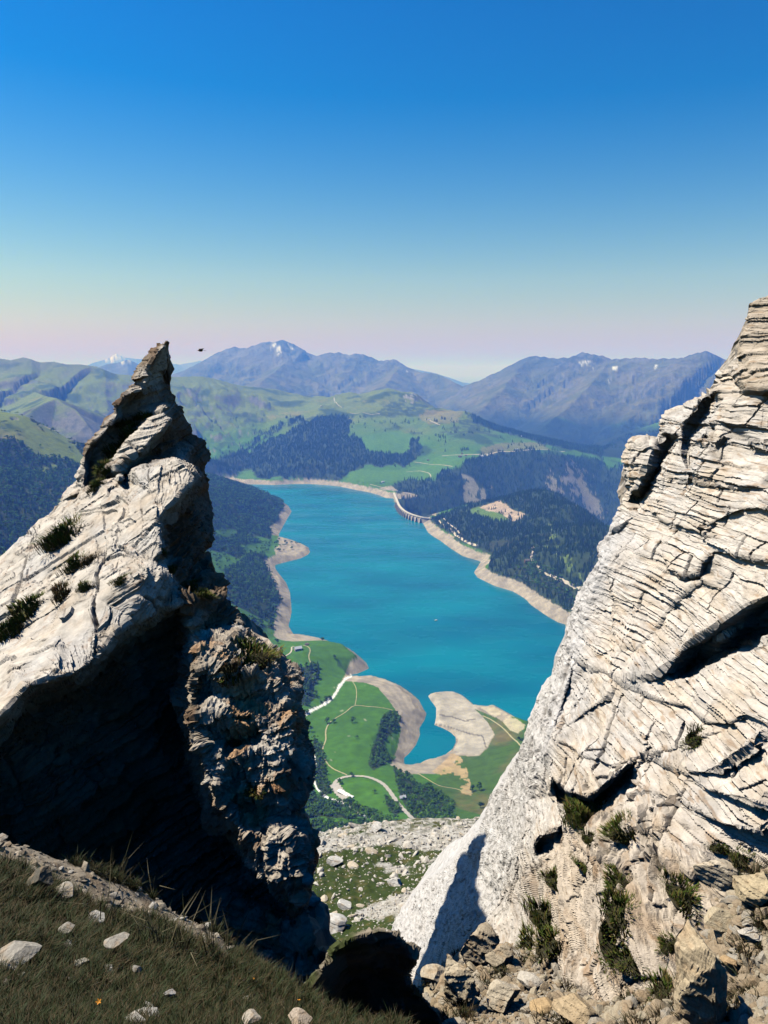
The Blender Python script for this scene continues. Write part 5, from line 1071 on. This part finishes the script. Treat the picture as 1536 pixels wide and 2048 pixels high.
for pts, w, m in (([(694,1551),(680,1545),(664,1537),(653,1525),(646,1510),(646,1495),(652,1480),(651,1465),(655,1452),(666,1440),(680,1432),(695,1422),(710,1411),(735,1414),(770,1417),(785,1421)], 2.4, M_PATH), ([(710,1411),(713,1395),(712,1375),(705,1364)], 1.4, M_PATH),
                  ([(556,1320),(570,1313),(583,1304),(583,1295),(588,1293)], 3.2, M_ROAD), ([(606,1291),(616,1294),(621,1302),(617,1313),(622,1328)], 2.6, M_PATH), ([(835,1547),(860,1562),(880,1573),(910,1578),(945,1588)], 2.4, M_PATH), ([(965,1432),(985,1442),(1010,1460),(1035,1485),(1046,1500)], 2.6, M_PATH),
                  ([(1064,1094),(1067,1102),(1062,1112),(1066,1122),(1078,1137),(1092,1149),(1112,1157),(1132,1165),(1150,1176),(1166,1184)], 8.0, M_ROAD), ([(870,1030),(878,1042),(888,1052),(906,1063),(920,1076),(936,1086),(955,1092)], 7.0, M_ROAD), ([(884,1034),(897,1047),(912,1058),(925,1072)], 5.0, M_ROAD),
                  ([(740,969),(760,974),(775,978),(788,984)], 7.0, M_ROAD), ([(828,924),(850,927),(880,930),(905,933)], 5.0, M_ROAD), ([(812,944),(835,942),(858,946),(862,955)], 5.0, M_ROAD), ([(884,912),(930,910),(975,909),(1010,903),(1050,901),(1100,900),(1130,903)], 7.0, M_ROAD), ([(668,795),(672,806),(684,815)], 6.0, M_ROAD), ([(700,826),(725,825),(760,828)], 6.0, M_ROAD), ([(850,838),(868,845),(880,850)], 5.0, M_ROAD)):
    road('track', pts, w, m, 900)
# ---- dam
DX = catmull([tuple(p) for p in DAM_AX], 10); dt_ = np.gradient(DX, axis=0); dt_ /= np.linalg.norm(dt_, axis=1)[:, None]; dn = np.stack([-dt_[:, 1], dt_[:, 0]], 1)
if np.mean(((SHORE.mean(0) - DX) * dn).sum(1)) < 0: dn = -dn                  # dn points into the lake
dam = empty('dam', tuple(DX[len(DX) // 2]) + (0.0,)); tag(dam, 'long curved concrete dam with buttresses closing the far end of the lake', 'dam')
def strip(name, o0, o1, z0, z1, mat, rng_=None):
    V = []; F = []; b = np.array([dam.location.x, dam.location.y]); idx = range(len(DX)) if rng_ is None else rng_
    for i in idx:
        for o_, z_ in ((o0, z0), (o1, z0), (o1, z1), (o0, z1)): e = DX[i] + dn[i] * o_ - b; V.append((e[0], e[1], z_))
    n = len(V) // 4
    for i in range(n - 1):
        for k in range(4): a = i * 4 + k; c = i * 4 + (k + 1) % 4; F.append((a, c, c + 4, a + 4))
    F += [(3, 2, 1, 0), (n * 4 - 4, n * 4 - 3, n * 4 - 2, n * 4 - 1)]
    return mesh_np(name, V, F, mat, parent=dam)
strip('wall', -9, 3, -60, 25.0, M_CONC); strip('road_deck', -7, 5, 25.1, 27.0, M_CONC2)
strip('parapet', 4.2, 4.9, 27.0, 28.4, M_CONC2); strip('parapet', -6.9, -6.2, 27.0, 28.4, M_CONC2)
cum = np.concatenate([[0], np.cumsum(np.linalg.norm(np.diff(DX, axis=0), axis=1))]); b0 = np.array([dam.location.x, dam.location.y])
for s_ in np.linspace(cum[-1] * .36, cum[-1] * .93, 16):
    p = np.array([np.interp(s_, cum, DX[:, 0]), np.interp(s_, cum, DX[:, 1])]); k = int(np.searchsorted(cum, s_)) - 1; nn_ = dn[k]; tt = dt_[k]; V = []
    for z_, o_ in ((-12, 17), (21, 8), (25, 3)):
        for sd in (-2.6, 2.6):
            for oo in (2.9, o_ + .1): e = p + tt * sd + nn_ * oo - b0; V.append((e[0], e[1], z_))
    F = [(0, 1, 3, 2), (0, 4, 5, 1), (2, 3, 7, 6), (1, 5, 7, 3), (4, 8, 9, 5), (6, 7, 11, 10), (5, 9, 11, 7), (8, 10, 11, 9)]
    mesh_np('buttress', V, F, M_CONC, parent=dam)
# ---- houses
def house(px, py, L, W, H, rz, label, wall=None, roof=None, name='house', rmin=900, wins=2, flat_=False):
    p = hit(px, py, rmin); e = empty(name, (p[0], p[1], p[2] - .3), rz); tag(e, label, 'house' if name == 'house' else name)
    wall = wall or M_STN; roof = roof or M_ROOFB
    m = MB(); rh = W * (.12 if flat_ else .38)
    V = [(-L/2,-W/2,-2),(L/2,-W/2,-2),(L/2,W/2,-2),(-L/2,W/2,-2),(-L/2,-W/2,H),(L/2,-W/2,H),(L/2,W/2,H),(-L/2,W/2,H),(-L/2,0,H+rh),(L/2,0,H+rh)]
    m.add(V, [(0,1,5,4),(2,3,7,6),(1,2,6,9,5),(3,0,4,8,7)]); m.build('wall', wall, e)
    m = MB(); o = .5; a = [(-L/2-o,-W/2-o,H-.2),(L/2+o,-W/2-o,H-.2),(L/2+o,0,H+rh+.15),(-L/2-o,0,H+rh+.15),(L/2+o,W/2+o,H-.2),(-L/2-o,W/2+o,H-.2)]
    up = [(x, y, z + .3) for x, y, z in a]; m.add(a + up, [(0,3,2,1),(3,5,4,2),(6,7,8,9),(9,8,10,11),(0,1,7,6),(4,5,11,10),(1,2,8,7),(2,4,10,8),(3,0,6,9),(5,3,9,11)]); rf = m.build('roof', roof, e)
    m = MB(); m.box((L*.18, W*.16, H+rh+.5), (.8, .8, 1.5)); m.build('chimney', M_STN, rf)
    m = MB(); m.box((L/2+.04, 0, 1.1), (.12, W*.28, 2.3)); m.build('door', M_WOOD, e)
    for s_ in range(wins): m = MB(); m.box((-L/2 + L*(s_+1)/(wins+1), -W/2-.04, H*.55), (L*.12, .12, H*.35)); m.build('window', M_DARK, e)
    return e
house(596, 1300, 17, 11, 4.5, .45, 'large barn with a pale grey roof on the green headland by the lake', roof=M_ROOFG)
house(614, 1290, 9, 6, 2.6, .2, 'small brown shed beside the grey roofed barn on the headland', M_WOOD, wins=1)
house(687, 1589, 20, 7, 3.4, -.75, 'long white building standing in the loop of the valley road', M_WHITE, M_ROOFW, wins=4, flat_=True)
house(702, 1595, 8, 4, 2.6, -.6, 'small white annex at the end of the long white roadside building', M_WHITE, M_ROOFW, wins=1, flat_=True)
house(805, 1597, 9, 6, 2.6, .35, 'lone stone hut with a light roof beside the valley wood', M_STN, M_ROOFG, wins=1)
house(1054, 1124, 17, 10, 5.5, .2, 'chalet in the forest clearing beside the bend of the pale hill road', M_WOOD, M_ROOFB, rmin=1800)
for q in ((920,914,20,'biggest chalet of the hamlet on the green slope above the gorge',M_WOOD), (932,912,13,'small dark chalet just behind the biggest chalet of the alpine hamlet',M_WOOD), (924,908,12,'upper chalet of the hamlet on the alpine meadow',M_STN), (964,913,24,'long pale farm building standing on the edge of the gorge forest',M_WHITE), (976,911,15,'white chalet right of the long pale farm on the gorge edge',M_WHITE),
          (999,901,14,'lone chalet by the track across the open alp',M_WOOD), (1034,899,15,'pale chalet further along the track across the alp',M_WHITE), (1042,873,13,'highest white hut on the dry alp below the wooded crest',M_WHITE), (766,965,16,'small house on the meadow above the far shore near the dam',M_WHITE), (856,921,12,'hut on the meadow above the dam beside the zigzag track',M_WOOD), (858,840,18,'farm on the pale shoulder of the alp behind the lake',M_WHITE), (642,813,14,'small white hut high on the grassy slope behind the lake',M_WHITE)):
    house(q[0], q[1], q[2], q[2] * .6, 5, random.uniform(-.4, .6), q[3], q[4], M_ROOFB if q[4] is not M_WHITE else M_ROOFG, rmin=4000)
# ---- boat
bp_ = PZ(872, 1241, .3); boat = empty('boat', tuple(bp_), .3); tag(boat, 'tiny white boat alone in the middle of the lake', 'boat')
m = MB(); m.add([(-4,0,0),(-2.5,-1.5,0),(3.5,-1.5,0),(3.5,1.5,0),(-2.5,1.5,0),(-5,0,1.4),(-3,-1.9,1.2),(3.6,-1.9,1.2),(3.6,1.9,1.2),(-3,1.9,1.2)], [(0,1,2,3,4)[::-1],(5,6,7,8,9),(0,1,6,5),(1,2,7,6),(2,3,8,7),(3,4,9,8),(4,0,5,9)]); m.build('hull', M_WHITE, boat)
m = MB(); m.box((.6, 0, 2.0), (2.6, 2.2, 1.6)); m.build('cabin', M_WHITE, boat)
# ---- bird
bd = empty('bird', tuple(PD(402, 701, 26)), .5); tag(bd, 'small black bird gliding in the sky beside the pointed rock tip', 'bird'); M_BIRD = flat('black_feathers', (.015, .015, .018), .6)
import bmesh
bm = bmesh.new(); bmesh.ops.create_icosphere(bm, subdivisions=2, radius=.05); 
for v in bm.verts: v.co.x *= 2.0; v.co.z *= .8; v.co *= (1 - .5 * max(0, v.co.x / .1) ** 2)
bmesh.ops.create_cone(bm, segments=6, radius1=.012, radius2=.001, depth=.05, matrix=Matrix.Translation((-.115, 0, 0)) @ Matrix.Rotation(-math.pi / 2, 4, 'Y')); me = bpy.data.meshes.new('body'); bm.to_mesh(me); bm.free(); me.materials.append(M_BIRD); o = bpy.data.objects.new('body', me); COL.objects.link(o); o.parent = bd
for s_ in (-1, 1):
    m = MB(); P_ = [(-.06, .02), (-.05, .12), (-.01, .20), (.05, .22), (.04, .12), (.06, .02)]; m.add([(x, s_ * y, .02 + .18 * y + dz) for dz in (0, .006) for x, y in P_], [tuple(range(6)), tuple(range(11, 5, -1))] + [(i, (i + 1) % 6, (i + 1) % 6 + 6, i + 6) for i in range(6)]); m.build('wing', M_BIRD, bd)
m = MB(); m.box((.12, 0, 0), (.09, .05, .008)); m.build('tail', M_BIRD, bd)
# ---- what lies on the rock and the ground
bpy.context.view_layer.update(); DG = bpy.context.evaluated_depsgraph_get()
def cast(px, py):
    a, y, z = ray(px, py); d = Vector((float(a), float(y), float(z))).normalized(); h = SC.ray_cast(DG, Vector((0, 0, CAMZ)), d)
    return (np.array(h[1]), np.array(h[2])) if h[0] else (PD(px, py, 10), np.array([0, 0, 1.0]))
M_TUFT = col_mat('cushion_grass', scale=4, var=.35, bump=0, rough=.8, spec=.15)
def cushion(seed, n=420, cols=((.045, .075, .010), (.075, .09, .016), (.10, .075, .02))):
    r_ = np.random.default_rng(seed); V = []; F = []; Cc = []
    for i in range(n):
        a = r_.random() * 6.28; rr = math.sqrt(r_.random()); lob = 1 + .35 * math.sin(a * 3 + seed) * rr; p = np.array([math.cos(a) * rr * lob, math.sin(a) * rr * .75 * lob, 0]); L = .55 * r_.uniform(.5, 1.1) * (1.15 - .5 * rr); d = p[:2] * .6 + r_.normal(0, .25, 2); w = .022; s_ = np.array([-math.sin(a), math.cos(a), 0]) * w; m1 = p + np.array([d[0] * .3 * L, d[1] * .3 * L, L * .55]); e = p + np.array([d[0] * L, d[1] * L, L * .9]); k = len(V)
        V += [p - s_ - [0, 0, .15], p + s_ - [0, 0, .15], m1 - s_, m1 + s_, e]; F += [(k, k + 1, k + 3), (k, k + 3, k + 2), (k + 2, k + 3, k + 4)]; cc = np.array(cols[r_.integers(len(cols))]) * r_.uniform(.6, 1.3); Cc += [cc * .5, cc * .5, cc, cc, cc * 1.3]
    b = len(V); 
    for i in range(14): a = i / 14 * 6.28; V.append((math.cos(a) * .85, math.sin(a) * .62, -.1)); Cc.append((.03, .025, .012))
    V.append((0, 0, .18)); Cc.append((.03, .03, .012)); F += [(b + i, b + (i + 1) % 14, b + 14) for i in range(14)]
    me = mesh_np('grass_cushion', V, F, M_TUFT, np.array(Cc)).data; o = bpy.data.objects.get('grass_cushion') or None
    for ob in list(COL.objects):
        if ob.data is me: COL.objects.unlink(ob)
    return me
CU = [cushion(i) for i in range(4)] + [cushion(9, cols=((.05, .05, .012), (.12, .06, .025), (.07, .05, .02)))]
def cush(px, py, wpx, label, k=None):
    p, n = cast(px, py); D = np.linalg.norm(p - [0, 0, CAMZ]); s_ = wpx / FPX * D / 2 * (1.55 if px > 1000 else 1.25)
    o = bpy.data.objects.new('grass_cushion', CU[(k if k is not None else random.randrange(4))]); COL.objects.link(o); up = Vector(n * .6 + np.array([0, 0, .8])); o.rotation_mode = 'QUATERNION'; o.rotation_quaternion = up.to_track_quat('Z', 'Y') @ Matrix.Rotation(random.random() * 6, 3, 'Z').to_quaternion(); o.location = tuple(p); o.scale = (s_, s_, s_ * random.uniform(.8, 1.1)); tag(o, label, 'grass tuft', 'grass cushions growing on the rocks')
for a in ((132,1072,80,'broad dark grass cushion highest on the pale slab of the spire'),(105,1085,50,'small grass tuft at the left end of the highest slab cushion'),(152,1128,55,'round upright grass tuft in the middle of the pale slab'),(178,1122,34,'reddish dry tuft right beside the round tuft on the slab',4),(242,1162,30,'tiny yellow green tuft on the bare slab near its right edge'),(62,1215,72,'large dark cushion near the left edge of the slab'),(130,1185,55,'reddish brown cushion in the crack below the round tuft',4),(172,1174,38,'end tuft of the crack cushion on the slab'),(15,1262,60,'grass tuft cut by the left edge of the picture on the slab'),
          (492,1322,90,'thick mossy cushion on top of the rough lower buttress'),(455,1335,50,'brown grass on the left shoulder of the lower buttress',4),(525,1308,44,'bright tuft on the right shoulder of the lower buttress'),(492,1282,24,'little bright tuft above the mossy buttress cushion'),(385,1172,36,'yellow green tuft in the notch between slab and buttress'),(410,1190,34,'second tuft in the notch just right of the slab end'),(342,1140,26,'small tuft on the sharp right edge of the slab'),(325,1105,20,'smallest tuft on the right edge of the slab'),
          (232,905,52,'grass filling the middle of the hollow in the upper spire'),(262,868,58,'largest grass patch in the hollow of the upper spire'),(294,832,44,'top grass patch of the hollow above the pale rib'),(208,942,44,'lower grass patch in the hollow left of the pale rib'),(192,972,34,'lowest tuft of the hollow where spire meets slab'),(250,845,34,'dark tuft against the back of the upper hollow'),
          (512,1575,40,'dark tuft halfway down the rough buttress'),(470,1480,30,'small brown tuft on the sunlit flank of the rough buttress',4),
          (1198,1612,95,'biggest grass cushion in the recess of the crag'),(1160,1632,55,'left part of the grass in the crag recess'),(1240,1660,50,'tuft under the biggest recess cushion on the crag'),(1397,1478,36,'lone green tuft in the long diagonal crack of the crag'),(1112,1762,36,'upper tuft of the green seam low on the crag'),(1098,1835,55,'middle tuft of the green seam low on the crag'),(1110,1890,55,'dark lower tuft of the green seam on the crag'),(1062,1890,44,'tuft at the foot of the pale smooth face'),(1168,1740,36,'slim tuft in the upright crack of the crag'),
          (1232,1775,44,'top tuft of the long mossy strip on the crag'),(1245,1828,60,'second tuft of the long mossy strip on the crag'),(1232,1885,60,'third and widest tuft of the long mossy strip'),(1262,1925,45,'lowest tuft of the long mossy strip on the crag'),(1366,1788,56,'dark grass cushion above the yellow pillar'),(1440,1694,26,'small round tuft near the right end of the bedded face'),(1478,1712,36,'tuft beside the small round one at the right end'),(1330,1990,50,'grass tuft at the left foot of the yellow pillar'),(1185,1590+90,30,'tuft below the grassy recess of the crag'),(1340,1890,30,'tuft in the crack left of the yellow pillar')):
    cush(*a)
def rock(px, py, wpx, asp, label, seed, colr=(.42, .36, .27), tilt=(0, 0), name='boulder', sink=.25, dep=.8, cuts=9):
    p, n = cast(px, py); D = np.linalg.norm(p - [0, 0, CAMZ]); s_ = wpx / FPX * D / 2
    o = stone_mesh(name, seed, 1, dep, asp, 5, M_STONE, colr, cuts); o.location = (p[0], p[1], p[2] + s_ * asp * (1 - sink)); o.scale = (s_,) * 3; o.rotation_euler = (tilt[0], tilt[1], random.uniform(-.5, .5)); tag(o, label, name)
for a in ((958,1925,78,1.05,'tan pointed boulder leaning against the foot of the pale face',51,(.34,.28,.20),(.2,.15)),(912,2000,78,1.25,'upright split block with one sunlit and one black face',52,(.45,.38,.27),(.1,-.15)),(1000,1925,50,.7,'brown block wedged right of the pointed boulder',53,(.30,.25,.18)),
          (870,1962,60,.45,'sloping cream slab left of the upright split block',54,(.45,.38,.28),(.1,.4)),(1010,2010,66,.8,'tan boulder in the rubble right of the upright block',55,(.42,.36,.27)),(1060,1965,50,.4,'flat slab of stone on the rubble under the pale face',56,(.40,.36,.30)),(1085,2020,46,.5,'rusty flat stone near the bottom edge of the rubble',57,(.40,.28,.15)),
          (1382,2085,100,3.0,'tall yellow ochre pillar of rock standing low on the right',58,(.40,.32,.21),(0,-.08)),(1508,1800,70,.9,'rounded tan boulder at the right edge above the rubble',59,(.40,.32,.20)),(1435,1765,80,.75,'pale blocky boulder above the rubble right of the dark tufts',60,(.42,.36,.27)),(1440,1850,60,.5,'flat tan stone lying across the rubble slope on the right',61,(.40,.33,.22)),(1500,1880,40,.6,'small pale stone in the rubble at the right edge',62,(.42,.38,.32)),(1460,1935,36,.6,'small rusty stone in the dark gravel at right',63,(.38,.26,.14)),
          (1150,2035,80,.6,'brown jutting block at the bottom below the bedded face',64,(.38,.29,.18)),
          (28,1912,90,.22,'large flat white stone at the left edge of the grass',71,(.33,.30,.25)),(128,1786,50,.30,'flat pale stone beside the gravel path',72,(.33,.30,.25)),(84,1772,60,.6,'dark block of stone standing in the grass left of the path',73,(.10,.09,.07)),(195,1836,44,.2,'thin grey slab lying on the gravel path',74,(.36,.34,.31)),(133,1862,28,.6,'small white stone in the grass below the path',75,(.33,.30,.25)),
          (235,1886,44,.3,'pair sized pale stone near the middle of the grass',76,(.33,.30,.25)),(160,1930,32,.4,'low whitish stone in the short brown grass',77,(.42,.38,.30)),(275,1942,18,.7,'little white stone standing in the grass',78,(.33,.30,.25)),(505,2044,36,.6,'pale stone at the bottom edge of the grass',79,(.44,.38,.30)),(600,2046,52,.5,'broad pale stone at the bottom edge beside the black hump',80,(.42,.34,.26)),(340,1990,20,.5,'small grey stone among the orange flowers',81,(.40,.38,.35))):
    rock(*a, name='stone' if a[0] < 700 else 'boulder')
for k_, a in enumerate(((618,1810,44,.5,'long white boulder on the knoll next to the rusty buttress'),(610,1765,40,.6,'grey white boulder on the knoll against the dark buttress edge'),(668,1730,34,.5,'white boulder in the green hollow of the knoll'),(790,1770,34,.5,'slanting grey boulder in the grass of the knoll'),(664,1858,60,.4,'heap of white blocks at the foot of the knoll above the black hump'),(752,1662,30,.6,'twin white boulder on the rim of the knoll'),(690,1818,36,.5,'pale boulder low on the green patch of the knoll'))):
    rock(a[0], a[1], a[2], a[3], a[4], 900 + k_, (.43, .41, .37))
# flowers
M_FLOW = flat('orange_petals', (.55, .22, .02), .6); fl = MB()
for k in range(5): a = k * 1.2566; fl.add([(0, 0, .0), (math.cos(a - .5) * .006, math.sin(a - .5) * .006, .003), (math.cos(a) * .011, math.sin(a) * .011, .004), (math.cos(a + .5) * .006, math.sin(a + .5) * .006, .003)], [(0, 1, 2, 3)])
fo = to_proto(fl.build('flower', M_FLOW)); x, y, z = near_pts(14, (0, 640, 1850, 2060), grassy_n & (g1 > .02)); scatter('orange_flowers', [fo], np.stack([x, y, z + rng.uniform(.03, .07, len(x))], 1), rnd_rot(len(x), .4), rng.uniform(.4, .8, len(x)), seed=9)
print('all', _t.time() - _t0, flush=True)
